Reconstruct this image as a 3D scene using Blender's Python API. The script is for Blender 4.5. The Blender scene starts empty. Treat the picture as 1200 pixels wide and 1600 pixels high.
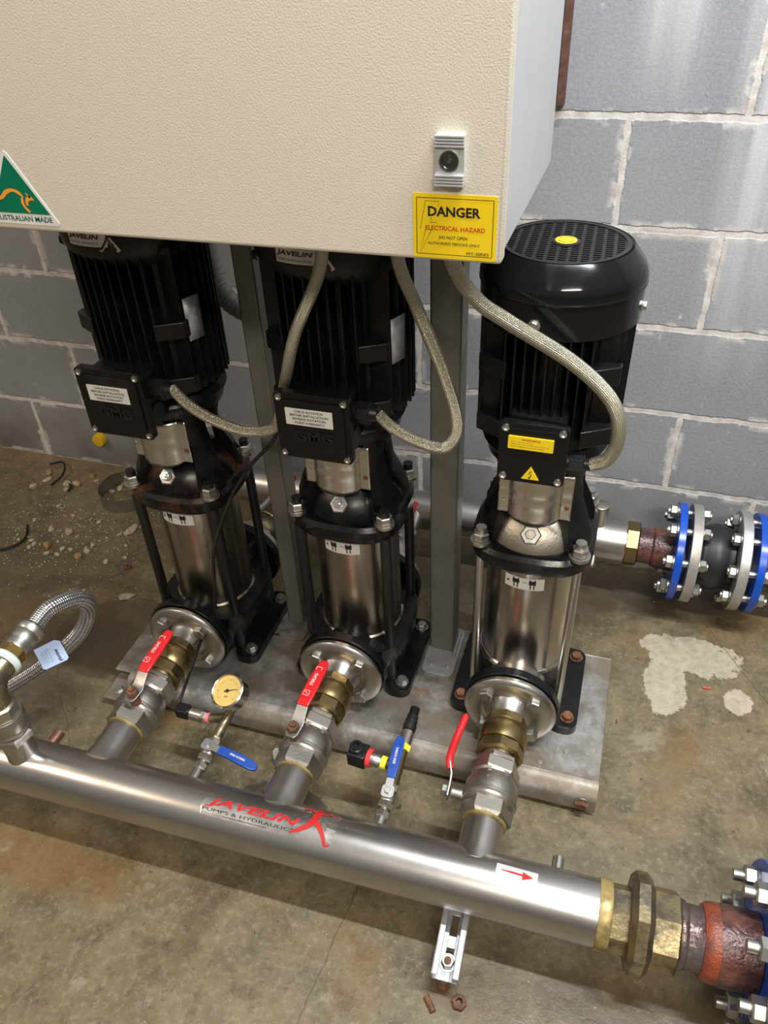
import bpy, bmesh, math, random
from mathutils import Vector, Matrix, noise
R = math.radians; PI = math.pi; V = Vector
S = bpy.context.scene; COL = S.collection
random.seed(5)

# ------------------------------------------------------------------ camera
cd = bpy.data.cameras.new('camera'); cam = bpy.data.objects.new('camera', cd); COL.objects.link(cam); S.camera = cam
cd.sensor_fit = 'HORIZONTAL'; cd.sensor_width = 36; cd.lens = 36 * 1213 / 1200; cd.clip_start = .02
def cam_axes(yaw, pit, rol):
    f = V((-math.sin(yaw) * math.cos(pit), math.cos(yaw) * math.cos(pit), -math.sin(pit)))
    r = V((math.cos(yaw), math.sin(yaw), 0)); u = r.cross(f)
    return math.cos(rol) * r + math.sin(rol) * u, -math.sin(rol) * r + math.cos(rol) * u, f
cr, cu, cf = cam_axes(.3295, .6595, -.0464)
cam.matrix_world = Matrix(((cr.x, cu.x, -cf.x, .445), (cr.y, cu.y, -cf.y, -1.6135), (cr.z, cu.z, -cf.z, 1.3081), (0, 0, 0, 1)))

# ------------------------------------------------------------------ world, lamps, exposure
w = bpy.data.worlds.new('room_glow'); S.world = w; w.use_nodes = True
nt = w.node_tree; bg = nt.nodes['Background']; bg.inputs[1].default_value = .33
tc = nt.nodes.new('ShaderNodeTexCoord'); mp = nt.nodes.new('ShaderNodeSeparateXYZ'); rp = nt.nodes.new('ShaderNodeValToRGB')
nt.links.new(tc.outputs['Generated'], mp.inputs[0])
mth = nt.nodes.new('ShaderNodeMath'); mth.operation = 'MULTIPLY_ADD'; mth.inputs[1].default_value = .5; mth.inputs[2].default_value = .5
nt.links.new(mp.outputs[2], mth.inputs[0]); nt.links.new(mth.outputs[0], rp.inputs[0]); nt.links.new(rp.outputs[0], bg.inputs[0])
e = rp.color_ramp.elements; e[0].color = (.25, .2, .15, 1); e[0].position = .45; e[1].color = (.95, .93, .9, 1); e[1].position = .8
def lamp(name, loc, target, size, sy, power, color):
    l = bpy.data.lights.new(name, 'AREA'); l.shape = 'RECTANGLE'; l.size = size; l.size_y = sy; l.energy = power; l.color = color
    o = bpy.data.objects.new(name, l); COL.objects.link(o); o.location = loc
    o.rotation_euler = (V(target) - V(loc)).to_track_quat('-Z', 'Y').to_euler(); return o
lamp('ceiling_tube_light', (.95, -1.05, 2.75), (.95, -1.04, 0), 1.25, .05, 86, (.92, .965, 1))
lamp('front_warm_fill', (1.2, -2.9, 2.75), (.3, -.5, .4), 1.2, .12, 50, (1, .92, .80))  # added warm fill from the front, stands in for room bounce on the cabinet
lamp('left_warm_fill', (-2.2, -2.0, 2.7), (-.9, -.2, .2), 1.2, .15, 25, (1, .80, .60))  # unseen fill, added to warm and brighten the left wall and floor
S.view_settings.view_transform = 'Standard'; S.view_settings.look = 'None'; S.view_settings.gamma = 1
S.view_settings.exposure = 0; S.view_settings.use_curve_mapping = False

# ------------------------------------------------------------------ materials
class NT:
    def __init__(s, name):
        s.m = bpy.data.materials.new(name); s.m.use_nodes = True; s.t = s.m.node_tree; s.b = s.t.nodes['Principled BSDF']; s._c = None
    def n(s, k, **kw):
        x = s.t.nodes.new('ShaderNode' + k)
        for a, v in kw.items(): setattr(x, a, v)
        return x
    def l(s, a, b): s.t.links.new(a, b)
    def co(s, kind='Object'):
        if kind == 'World':
            return s.n('NewGeometry').outputs['Position']
        return s.n('TexCoord').outputs[kind]
    def noise(s, scale, detail=4, vec=None, rough=.5, dist=0, sc=None):
        x = s.n('TexNoise'); x.inputs['Scale'].default_value = scale; x.inputs['Detail'].default_value = detail
        x.inputs['Roughness'].default_value = rough; x.inputs['Distortion'].default_value = dist
        v = vec or s.co('World')
        if sc:
            mm = s.n('Mapping'); mm.inputs['Scale'].default_value = sc; s.l(v, mm.inputs[0]); v = mm.outputs[0]
        s.l(v, x.inputs['Vector']); return x.outputs['Fac']
    def ramp(s, fac, stops):
        x = s.n('ValToRGB'); s.l(fac, x.inputs[0]); el = x.color_ramp.elements
        while len(el) < len(stops): el.new(.5)
        for q, (p, c) in zip(el, stops):
            q.position = p; q.color = (c, c, c, 1) if not isinstance(c, tuple) else (*c, 1)
        return x.outputs[0]
    def mix(s, fac, a, b, mode='MIX'):
        x = s.n('Mix', data_type='RGBA', blend_type=mode)
        for sock, v in ((x.inputs[0], fac), (x.inputs[6], a), (x.inputs[7], b)):
            if isinstance(v, (int, float)): sock.default_value = v
            elif isinstance(v, tuple): sock.default_value = (*v, 1)
            else: s.l(v, sock)
        return x.outputs[2]
    def math(s, op, a, b=0, c=0):
        x = s.n('Math', operation=op)
        for i, v in enumerate((a, b, c)):
            if isinstance(v, (int, float)): x.inputs[i].default_value = v
            else: s.l(v, x.inputs[i])
        return x.outputs[0]
    def set(s, **kw):
        for k, v in kw.items():
            i = s.b.inputs[{'col': 'Base Color', 'rough': 'Roughness', 'metal': 'Metallic', 'coat': 'Coat Weight', 'spec': 'Specular IOR Level', 'emit': 'Emission Strength'}[k]]
            if isinstance(v, tuple): i.default_value = (*v, 1)
            elif isinstance(v, (int, float)): i.default_value = v
            else: s.l(v, i)
        return s
    def bump(s, h, strength=.3, dist=.002):
        x = s.n('Bump'); x.inputs['Strength'].default_value = strength; x.inputs['Distance'].default_value = dist
        s.l(h, x.inputs['Height']); s.l(x.outputs[0], s.b.inputs['Normal']); return s

def simple(name, col, rough=.5, metal=0, var=.15, scale=30, bump=0, coat=0):
    t = NT(name); n = t.noise(scale, 5)
    dark = tuple(c * (1 - var) for c in col); lite = tuple(min(1, c * (1 + var)) for c in col)
    t.set(col=t.ramp(n, [(.3, dark), (.7, lite)]), metal=metal, rough=t.ramp(n, [(.3, max(.03, rough - .07)), (.7, min(1, rough + .07))]), coat=coat)
    if bump: t.bump(n, bump)
    return t.m
def stained(name, base, spots, thr=(.5, .62), rough=(.3, .6), metal=(0, 0), scale=12, sc=None, bump=0, detail=6):
    t = NT(name); n = t.noise(scale, detail, rough=.65, sc=sc)
    f = t.ramp(n, [(thr[0], 0.), (thr[1], 1.)])
    t.set(col=t.mix(f, base, spots), rough=t.ramp(n, [(thr[0], rough[0]), (thr[1], rough[1])]), metal=t.ramp(n, [(thr[0], metal[0]), (thr[1], metal[1])]))
    if bump: t.bump(t.noise(scale * 6, 5), bump)
    return t.m
M = {}
def wall_mat():
    t = NT('painted_blockwork'); pos = t.co('World'); sp = t.n('SeparateXYZ'); t.l(pos, sp.inputs[0])
    dist = t.noise(22, 6, rough=.7); d2 = t.math('MULTIPLY_ADD', dist, .016, -.008)
    cx = t.n('CombineXYZ'); t.l(t.math('ADD', t.math('ADD', sp.outputs[0], .2), d2), cx.inputs[0]); t.l(t.math('ADD', sp.outputs[2], t.math('ADD', d2, .004)), cx.inputs[1])
    br = t.n('TexBrick'); br.offset = .5; br.inputs['Scale'].default_value = 1; br.inputs['Brick Width'].default_value = .4; br.inputs['Row Height'].default_value = .2
    br.inputs['Mortar Size'].default_value = .0078; br.inputs['Mortar Smooth'].default_value = .35; br.inputs['Bias'].default_value = 0
    t.l(cx.outputs[0], br.inputs['Vector']); mort = br.outputs['Fac']
    br2 = t.n('TexBrick'); br2.offset = .5; br2.inputs['Scale'].default_value = 1; br2.inputs['Brick Width'].default_value = .4; br2.inputs['Row Height'].default_value = .2
    br2.inputs['Mortar Size'].default_value = .022; br2.inputs['Mortar Smooth'].default_value = .6; t.l(cx.outputs[0], br2.inputs['Vector'])
    fine = t.noise(160, 5, rough=.7); big = t.noise(3.2, 5)
    base = t.mix(t.ramp(big, [(.3, 0.), (.7, 1.)]), (.23, .236, .252), (.30, .306, .322))
    base = t.mix(t.ramp(fine, [(.35, 0.), (.68, .5)]), base, (.42, .43, .46))
    # smeared mortar beside the joints and pale chips
    sm = t.math('MULTIPLY', br2.outputs['Fac'], t.ramp(t.noise(11, 6, rough=.6), [(.50, 0.), (.55, 1.)]))
    chips = t.ramp(t.noise(26, 8, rough=.75), [(.60, 0.), (.65, .75)])
    gate = t.ramp(t.noise(4.5, 3), [(.5, 0.), (.62, 1.)])
    chips = t.math('MULTIPLY', chips, gate)
    # lime streaks running down
    st = t.noise(1, 4, sc=(26, 26, 1.6), rough=.6)
    def streak(x0, wd, z0, z1):
        g = t.math('SUBTRACT', sp.outputs[0], x0); g = t.math('DIVIDE', g, wd); g = t.math('MULTIPLY', g, g); g = t.math('SUBTRACT', 1, g); g = t.math('MAXIMUM', g, 0)
        mr = t.n('MapRange'); t.l(sp.outputs[2], mr.inputs[0]); mr.inputs[1].default_value = z0; mr.inputs[2].default_value = z1
        return t.math('MULTIPLY', g, mr.outputs[0])
    s_all = t.math('MAXIMUM', streak(.455, .07, .99, 1.22), t.math('MAXIMUM', streak(.655, .09, .45, .95), streak(.61, .05, .75, 1.3)))
    s_all = t.math('MULTIPLY', s_all, t.ramp(st, [(.32, .2), (.65, 1.)]))
    # brown grime low down
    mr = t.n('MapRange'); t.l(sp.outputs[2], mr.inputs[0]); mr.inputs[1].default_value = .28; mr.inputs[2].default_value = .02
    grime = t.math('MULTIPLY', mr.outputs[0], t.ramp(t.noise(7, 5), [(.3, .25), (.7, .95)]))
    c = t.mix(t.math('MULTIPLY', s_all, .8), base, (.72, .71, .74))
    c = t.mix(chips, c, (.7, .66, .62))
    c = t.mix(grime, c, (.13, .115, .095))
    mcol = t.mix(t.ramp(t.noise(40, 5), [(.35, 0.), (.65, 1.)]), (.52, .47, .43), (.74, .70, .67))
    c = t.mix(t.math('MULTIPLY', sm, .8), c, mcol)
    c = t.mix(mort, c, mcol)
    line = t.ramp(mort, [(0., 0.), (.5, .0), (.93, 0.), (1., 1.)])
    t.set(col=c, rough=.75)
    h = t.math('ADD', t.math('MULTIPLY', fine, .35), t.math('MULTIPLY', mort, -.6))
    return t.bump(h, .7, .004).m
M['wall'] = wall_mat()
def floor_mat():
    t = NT('stained_concrete'); pos = t.co('World'); sp = t.n('SeparateXYZ'); t.l(pos, sp.inputs[0])
    n1 = t.noise(2.6, 8, rough=.6, dist=.6); n2 = t.noise(14, 8, rough=.7); n3 = t.noise(90, 6, rough=.7); n4 = t.noise(5, 6, rough=.65, dist=1.2)
    c = t.ramp(n1, [(.32, (.075, .055, .028)), (.48, (.165, .130, .070)), (.68, (.25, .20, .12))])
    c = t.mix(.55, c, t.ramp(n2, [(.32, (.075, .058, .03)), (.68, (.31, .25, .155))]))
    c = t.mix(t.ramp(n3, [(.5, 0.), (.70, .55)]), c, (.36, .32, .25))
    c = t.mix(t.ramp(t.noise(38, 8, rough=.75), [(.30, .75), (.46, 0.)]), c, (.055, .042, .025))
    c = t.mix(t.ramp(n4, [(.55, 0.), (.72, .7)]), c, (.085, .062, .038))
    mz = t.math('MULTIPLY', t.ramp(t.noise(3.7, 5, dist=.8), [(.58, 0.), (.7, .6)]), 1)
    c = t.mix(mz, c, (.22, .125, .045))
    spk = t.ramp(t.noise(240, 3), [(.70, 0.), (.74, .7)]); c = t.mix(spk, c, (.55, .5, .42))
    # pale scraped patch to the right of the skid, irregular outline
    def blob(x0, y0, rx, ry, edge=.5, amp=.9, sc=12):
        a = t.math('DIVIDE', t.math('SUBTRACT', sp.outputs[0], x0), rx); b = t.math('DIVIDE', t.math('SUBTRACT', sp.outputs[1], y0), ry)
        d = t.math('ADD', t.math('MULTIPLY', a, a), t.math('MULTIPLY', b, b)); d = t.math('ADD', d, t.math('MULTIPLY_ADD', t.noise(sc, 8, rough=.72), amp * 2.4, -amp * 1.2))
        return t.ramp(d, [(.93 if edge else .25, 1.), (1., 0.)])
    patch = t.math('MAXIMUM', blob(.70, -.335, .105, .055, amp=1.3, sc=17), t.math('MAXIMUM', blob(.645, -.43, .045, .085, amp=1.1, sc=22), blob(.79, -.44, .028, .035, amp=1.1, sc=25)))
    patch = t.math('MULTIPLY', patch, t.ramp(t.noise(45, 6, rough=.7), [(.35, .55), (.6, .95)]))
    c = t.mix(patch, c, (.56, .49, .385))
    # puddle-dark patches
    wet = blob(-.02, -.92, .10, .05, amp=.6, sc=9); c = t.mix(t.math('MULTIPLY', wet, .7), c, (.04, .032, .025))
    wet2 = blob(-.55, -.62, .16, .12, amp=.8, sc=7); c = t.mix(t.math('MULTIPLY', wet2, .5), c, (.07, .055, .038))
    # mortar droppings along the wall foot
    mr = t.n('MapRange'); t.l(sp.outputs[1], mr.inputs[0]); mr.inputs[1].default_value = -.16; mr.inputs[2].default_value = -.02
    c = t.mix(t.math('MULTIPLY', mr.outputs[0], t.ramp(t.noise(16, 6, rough=.7), [(.4, .1), (.6, .8)])), c, (.30, .215, .13))
    # cracks
    wob = t.math('MULTIPLY_ADD', t.noise(9, 6, rough=.6), .03, -.015)
    def crack(x0, y0, x1, y1, wd, k):
        L_ = math.hypot(x1 - x0, y1 - y0); ux, uy = (x1 - x0) / L_, (y1 - y0) / L_
        dx = t.math('SUBTRACT', sp.outputs[0], x0); dy = t.math('SUBTRACT', sp.outputs[1], y0)
        along = t.math('ADD', t.math('MULTIPLY', dx, ux), t.math('MULTIPLY', dy, uy)); ac = t.math('ADD', t.math('SUBTRACT', t.math('MULTIPLY', dx, uy), t.math('MULTIPLY', dy, ux)), wob)
        m1 = t.math('LESS_THAN', t.math('ABSOLUTE', ac), wd); m2 = t.math('LESS_THAN', t.math('ABSOLUTE', t.math('SUBTRACT', along, L_ / 2)), L_ / 2); return t.math('MULTIPLY', t.math('MULTIPLY', m1, m2), k)
    cks = [crack(.66, -.12, 1.1, -.84, .0011, .55), crack(.17, -.95, .13, -1.4, .0011, .5), crack(.52, -1.5, .70, -1.02, .0008, .35), crack(-.75, -.62, -.45, -.95, .0009, .4), crack(-.12, -1.05, -.5, -1.7, .0008, .35)]
    for q in cks: c = t.mix(q, c, (.04, .03, .02))
    for (x0, y0, rx, ry, k, cc) in ((-.42, -1.13, .30, .07, .55, (.20, .095, .022)), (.60, -.16, .35, .10, .65, (.07, .05, .03)), (.30, -.20, .5, .14, .6, (.06, .045, .03)), (-.62, -.72, .22, .16, .6, (.075, .055, .035)), (.85, -.20, .12, .06, .5, (.16, .10, .03)), (.40, -1.13, .10, .05, .5, (.13, .085, .04)), (.68, -1.10, .30, .06, .55, (.075, .055, .035)), (-1.0, -.5, .35, .2, .35, (.10, .075, .05))):
        c = t.mix(t.math('MULTIPLY', blob(x0, y0, rx, ry, edge=0, amp=1.1, sc=9), k), c, cc)
    lt = t.math('MULTIPLY', t.ramp(t.noise(6.5, 8, rough=.7, dist=.5), [(.60, 0.), (.66, .35)]), 1); c = t.mix(lt, c, (.42, .38, .30))
    dk = t.ramp(t.noise(60, 4, rough=.5), [(.28, .8), (.31, 0.)]); c = t.mix(dk, c, (.05, .035, .02))
    c = t.mix(1., c, (.86, .85, .80), 'MULTIPLY')
    rough = t.ramp(n4, [(.35, .6), (.55, .38), (.72, .18)])
    t.set(col=c, rough=rough)
    return t.bump(t.math('ADD', n2, t.math('MULTIPLY', n3, .4)), .35, .004).m
M['floor'] = floor_mat()
M['ceiling'] = simple('ceiling_paint', (.6, .6, .58), .8)
def paint_mat():
    t = NT('textured_beige_powder_coat'); n = t.noise(520, 2, rough=.5); t.set(col=t.mix(t.ramp(t.noise(2, 3), [(.3, 0.), (.7, 1.)]), (.63, .575, .485), (.65, .595, .505)), rough=.42)
    return t.bump(n, .3, .0012).m
M['cabinet'] = paint_mat()
M['cabinet_grey'] = simple('smooth_light_grey_enamel', (.50, .51, .525), .42, var=.02)
def steel(name, col, rough, var=.2, scale=18, bump=.05, sc=None, metal=1.0):
    t = NT(name); n = t.noise(scale, 6, rough=.6, sc=sc); f = t.noise(scale * 12, 3)
    t.set(col=t.ramp(n, [(.3, tuple(c * (1 - var) for c in col)), (.72, col)]), rough=t.ramp(n, [(.3, rough + .1), (.7, rough)]), metal=metal)
    if bump: t.bump(f, bump, .001)
    return t.m
M['stainless'] = steel('brushed_stainless', (.60, .57, .53), .27)
M['pipe'] = steel('satin_stainless_pipe', (.58, .555, .525), .27, bump=.03)
M['sleeve'] = steel('polished_sleeve_steel', (.56, .52, .47), .2, sc=(3, 3, .5), bump=.02)
M['sleeve_dull'] = steel('dull_sleeve_steel', (.52, .46, .39), .24, sc=(3, 3, .5), bump=.02)
M['guard'] = steel('thin_guard_steel', (.6, .57, .53), .24, var=.06, scale=6, bump=0)
M['nickel'] = steel('cast_nickel_plate', (.50, .465, .41), .36, bump=.25)
M['dome'] = steel('cast_steel_dome', (.52, .47, .40), .4, bump=.5)
M['zinc'] = steel('zinc_plated_bolt', (.58, .57, .53), .36, var=.35, scale=60)
M['screw'] = steel('bright_screw', (.8, .8, .8), .25)
M['brass'] = stained('tarnished_brass', (.36, .26, .11), (.17, .135, .075), (.42, .66), (.3, .45), (1, .9), 24, bump=.15)
M['brass_bright'] = stained('bright_brass', (.70, .48, .16), (.36, .26, .10), (.5, .72), (.24, .4), (1, .9), 30, bump=.1)
M['brass_wet'] = stained('weathered_wet_brass', (.38, .31, .175), (.11, .09, .065), (.42, .60), (.28, .5), (1, .7), 22, bump=.22)
M['sealant'] = stained('thread_sealant', (.42, .32, .12), (.2, .14, .05), (.4, .6), (.4, .6), (.3, .3), 40)
def galv_mat(name, a, b, c_, rough=.45, sc=60):
    t = NT(name); vo = t.n('TexVoronoi'); vo.inputs['Scale'].default_value = sc; t.l(t.co('World'), vo.inputs['Vector'])
    n = t.noise(7, 7, rough=.7); n2 = t.noise(20, 6, rough=.7)
    c = t.mix(t.ramp(vo.outputs['Color'], [(.2, 0.), (.8, 1.)]), a, b); c = t.mix(t.ramp(n, [(.38, 0.), (.56, .9)]), c, c_)
    if name == 'galvanised_sheet': c = t.mix(t.ramp(t.noise(9, 6, rough=.65, dist=.4), [(.62, 0.), (.70, .6)]), c, (.30, .15, .06)); c = t.mix(t.ramp(n2, [(.5, 0.), (.7, .5)]), c, (.14, .11, .075))
    t.set(col=c, metal=t.ramp(n, [(.4, .75), (.65, .25)]), rough=t.ramp(n2, [(.3, rough + .12), (.7, rough - .08)])); return t.bump(n2, .1, .002).m
M['galv'] = galv_mat('galvanised_sheet', (.34, .335, .325), (.47, .465, .455), (.20, .155, .105))
M['galv_clean'] = galv_mat('galvanised_frosted', (.50, .52, .56), (.66, .68, .73), (.34, .34, .35), sc=90)
M['galv_ring'] = galv_mat('galvanised_backing_ring', (.46, .46, .45), (.60, .60, .58), (.33, .29, .25), sc=70)
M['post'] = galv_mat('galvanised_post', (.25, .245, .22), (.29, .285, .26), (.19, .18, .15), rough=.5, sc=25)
def black(name, rough=.22, dust=.0, dcol=(.1, .085, .07), base=(.006, .006, .007), scale=14, thr=(.55, .75), nb=False):
    t = NT(name); n = t.noise(scale, 7, rough=.7); f = t.ramp(n, [(thr[0], 0.), (thr[1], dust)])
    t.set(col=t.mix(f, base, dcol), rough=t.ramp(n, [(.4, rough), (.75, rough + .35)]), spec=.35)
    return t.m if nb else t.bump(t.noise(70, 4), .12, .0015).m
M['black'] = black('gloss_black_enamel', .2)
M['black_fan'] = black('smooth_black_cover', .09, scale=2, base=(.006, .006, .007), nb=True)
M['black_dusty'] = black('dusty_black_enamel', .26, .22, thr=(.58, .8))
M['black_cast'] = black('wet_black_casting', .16, .4, (.06, .038, .022), thr=(.56, .76))
M['black_rust'] = black('black_casting_with_rust', .22, .95, (.10, .030, .010), thr=(.46, .62), scale=13)
M['black_plastic'] = simple('black_plastic', (.008, .008, .009), .35, bump=.1, scale=60)
M['rubber'] = simple('black_rubber', (.016, .016, .017), .45, bump=.1)
M['wire'] = simple('black_wire', (.01, .01, .01), .4)
M['rust'] = stained('rusty_steel', (.10, .048, .028), (.26, .11, .05), (.4, .65), (.6, .8), (.3, .1), 60, bump=.5)
M['rust_pipe'] = stained('rusty_wet_pipe', (.10, .06, .055), (.20, .17, .16), (.45, .65), (.25, .4), (.4, .7), 20, bump=.7)
M['rust_red'] = stained('oxide_red_pipe', (.075, .035, .035), (.17, .065, .045), (.45, .65), (.2, .4), (.2, .1), 30, bump=.8)
M['oxide'] = stained('orange_oxide_band', (.26, .055, .022), (.11, .035, .025), (.45, .65), (.3, .5), (0, 0), 40, bump=.8)
M['brown_steel'] = stained('brown_rusted_angle', (.10, .04, .03), (.18, .09, .06), (.45, .65), (.6, .8), (0, 0), 30)
M['copper'] = steel('copper_stub', (.62, .33, .22), .3)
M['red'] = simple('red_handle_sleeve', (.62, .018, .022), .3, var=.08)
M['red_dot'] = simple('red_plastic', (.7, .05, .05), .35)
M['blue'] = simple('blue_enamel', (.008, .075, .46), .25, var=.12)
M['blue_handle'] = simple('blue_handle_sleeve', (.02, .07, .34), .3, var=.1)
M['yellow_cap'] = simple('dark_yellow_plastic', (.75, .48, .02), .4, var=.05)
M['yellow'] = simple('yellow_plastic', (.85, .8, .05), .4, var=.05)
M['sticker_yellow'] = simple('yellow_sticker', (.84, .60, .015), .25, var=.03)
M['pink'] = simple('pink_ring', (.75, .22, .25), .4)
M['white'] = simple('white_sticker', (.72, .70, .66), .4, var=.05)
M['silver_label'] = simple('silver_nameplate', (.5, .52, .55), .4, metal=.3, var=.3, scale=80)
M['clear_decal'] = simple('translucent_decal_edge', (.63, .605, .575), .29, metal=.97, var=.04)
M['arrow_decal'] = simple('pale_arrow_sticker', (.62, .61, .62), .35, metal=.2, var=.05)
M['tag_blue'] = simple('pale_blue_tag', (.42, .53, .75), .5, var=.04)
M['green'] = simple('green_sticker', (.0, .16, .085), .35, var=.05)
M['orange'] = simple('orange_ink', (.85, .33, .04), .4, var=.05)
M['ink'] = simple('black_ink', (.012, .012, .012), .5, var=0)
M['ink_red'] = simple('red_ink', (.50, .018, .018), .4, var=0)
M['ink_dark_red'] = simple('dark_red_ink', (.10, .012, .02), .4, var=0)
M['ink_white'] = simple('white_ink', (.75, .7, .7), .4, var=0)
M['ink_green'] = simple('green_ink', (.0, .10, .07), .4, var=0)
M['alu'] = steel('silver_lock_plate', (.70, .70, .72), .38, var=.05, metal=.6)
M['lock'] = steel('lock_barrel', (.25, .30, .32), .25, var=.3)
M['chrome'] = steel('chrome', (.72, .70, .66), .15, var=.1)
M['dial'] = simple('aged_dial_face', (.60, .42, .11), .3, var=.1)
M['teflon'] = simple('thread_tape', (.7, .78, .75), .5)
M['conduit_grey'] = simple('grey_corrugated_plastic', (.34, .33, .30), .5)
M['stone'] = simple('pale_stone', (.42, .36, .26), .8, var=.25, scale=60, bump=.4)
M['stone_tan'] = simple('tan_stone', (.34, .22, .09), .8, var=.25, scale=60, bump=.4)
M['grit'] = simple('pale_grit', (.62, .56, .47), .8, var=.3, scale=90)
M['strap'] = simple('dull_strip_steel', (.22, .20, .16), .45, metal=.6, var=.2)
M['handle_steel'] = steel('zinc_handle_arm', (.55, .53, .50), .35, var=.3, scale=40)
def braid_mat(name, base, dark, freq_u, freq_v, rough=.3, metal=.9):
    t = NT(name); uv = t.co('UV'); sp = t.n('SeparateXYZ'); t.l(uv, sp.inputs[0])
    a = t.math('MULTIPLY', sp.outputs[0], freq_u); b = t.math('MULTIPLY', sp.outputs[1], freq_v * 2 * PI)
    s1 = t.math('SINE', t.math('ADD', a, b)); s2 = t.math('SINE', t.math('SUBTRACT', a, b)); h = t.math('MULTIPLY_ADD', t.math('MULTIPLY', s1, s2), .5, .5)
    t.set(col=t.mix(t.ramp(h, [(.25, 0.), (.6, 1.)]), dark, base), rough=rough, metal=metal); return t.bump(h, .9, .0012).m
M['braid'] = braid_mat('braided_steel_conduit', (.80, .75, .60), (.30, .27, .19), 1600, 13)
M['braid_big'] = braid_mat('braided_steel_hose', (.78, .77, .78), (.22, .21, .20), 800, 7, .2)

# ------------------------------------------------------------------ mesh builder
def frame(o, y, up=(0, 0, 1)):
    """local +Y along y, local +Z close to up"""
    y = V(y).normalized(); x = y.cross(V(up))
    if x.length < 1e-4: x = V((1, 0, 0))
    x.normalize(); z = x.cross(y)
    return Matrix(((x.x, y.x, z.x, o[0]), (x.y, y.y, z.y, o[1]), (x.z, y.z, z.z, o[2]), (0, 0, 0, 1)))
def catmull(p, n):
    p = [V(a) for a in p]; q = [2 * p[0] - p[1]] + p + [2 * p[-1] - p[-2]]; out = []
    for i in range(1, len(q) - 2):
        for k in range(n):
            t = k / n; a, b, c, d = q[i - 1:i + 3]
            out.append(.5 * (2 * b + (c - a) * t + (2 * a - 5 * b + 4 * c - d) * t * t + (3 * b - a - 3 * c + d) * t ** 3))
    return out + [p[-1]]
class B:
    def __init__(s, T=None): s.bm = bmesh.new(); s.uv = s.bm.loops.layers.uv.new('UVMap'); s.T = T or Matrix(); s.warp = None
    def v(s, p):
        p = V(p)
        return s.bm.verts.new(s.warp(p) if s.warp else s.T @ p)
    def f(s, vs):
        try: return s.bm.faces.new(vs)
        except ValueError: return None
    def box(s, c, d, rot=None):
        m = rot or Matrix(); c = V(c); r = []
        for z in (-.5, .5):
            for y in (-.5, .5):
                for x in (-.5, .5): r.append(s.v(c + (m @ V((x * d[0], y * d[1], z * d[2])))))
        for q in ((0, 2, 3, 1), (4, 5, 7, 6), (0, 1, 5, 4), (2, 6, 7, 3), (0, 4, 6, 2), (1, 3, 7, 5)): s.f([r[i] for i in q])
        return s
    def lathe(s, p0, ax, prof, n=32, cap=True, phase=0):
        """prof: list of (distance along axis, radius)"""
        p0 = V(p0); ax = V(ax).normalized(); a = ax.orthogonal().normalized()
        if abs(ax.z) > .99: a = V((1, 0, 0))
        elif abs(ax.y) > .9 or abs(ax.x) > .9: a = V((0, 0, 1)); a = (a - ax * a.dot(ax)).normalized()
        b = ax.cross(a); rings = []
        for t, r in prof:
            rings.append([s.v(p0 + ax * t + r * (math.cos(2 * PI * k / n + phase) * a + math.sin(2 * PI * k / n + phase) * b)) for k in range(n)] if r > 1e-6 else [s.v(p0 + ax * t)])
        for A, C in zip(rings, rings[1:]):
            for k in range(n):
                j = (k + 1) % n
                if len(A) == 1 and len(C) == 1: continue
                if len(A) == 1: s.f([A[0], C[j], C[k]])
                elif len(C) == 1: s.f([A[k], A[j], C[0]])
                else: s.f([A[k], A[j], C[j], C[k]])
        if cap:
            if len(rings[0]) > 1: s.f(rings[0][::-1])
            if len(rings[-1]) > 1: s.f(rings[-1])
        return s
    def cyl(s, p0, p1, r, r2=None, n=24, phase=0):
        d = V(p1) - V(p0); return s.lathe(p0, d, [(0, r), (d.length, r if r2 is None else r2)], n, True, phase)
    def hexa(s, p0, p1, af, phase=0, n=6, ch=.12):
        """hexagon with chamfered ends; af = across flats"""
        d = V(p1) - V(p0); L = d.length; r = af / 2 / math.cos(PI / n); c = min(L * .25, r * ch)
        return s.lathe(p0, d, [(0, r - c), (c, r), (L - c, r), (L, r - c)], n, True, phase)
    def ring(s, p0, ax, r_in, r_out, h, n=40):
        prof = [(0, r_in), (0, r_out), (h, r_out), (h, r_in), (0, r_in)]; return s.lathe(p0, ax, prof, n, False)
    def tube(s, pts, r, n=12, sub=8, cap=True, raw=False, rmod=None):
        P = [V(p) for p in pts] if raw else catmull(pts, sub)
        t = (P[1] - P[0]).normalized(); u = t.orthogonal().normalized(); rings = []; L = 0; Ls = []
        for i, p in enumerate(P):
            nt_ = (P[min(i + 1, len(P) - 1)] - P[max(i - 1, 0)]).normalized()
            u = (u - nt_ * u.dot(nt_)).normalized(); w_ = nt_.cross(u)
            if i: L += (p - P[i - 1]).length
            rr = r(i / (len(P) - 1)) if callable(r) else r
            if rmod: rr *= rmod(L)
            rings.append([s.v(p + rr * (math.cos(2 * PI * k / n) * u + math.sin(2 * PI * k / n) * w_)) for k in range(n)]); Ls.append(L)
        for i, (A, C) in enumerate(zip(rings, rings[1:])):
            for k in range(n):
                j = (k + 1) % n; fc = s.f([A[k], A[j], C[j], C[k]])
                if fc:
                    for lp, uv in zip(fc.loops, ((Ls[i], k / n), (Ls[i], (k + 1) / n), (Ls[i + 1], (k + 1) / n), (Ls[i + 1], k / n))): lp[s.uv].uv = uv
        if cap: s.f(rings[0][::-1]); s.f(rings[-1])
        return s
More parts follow.
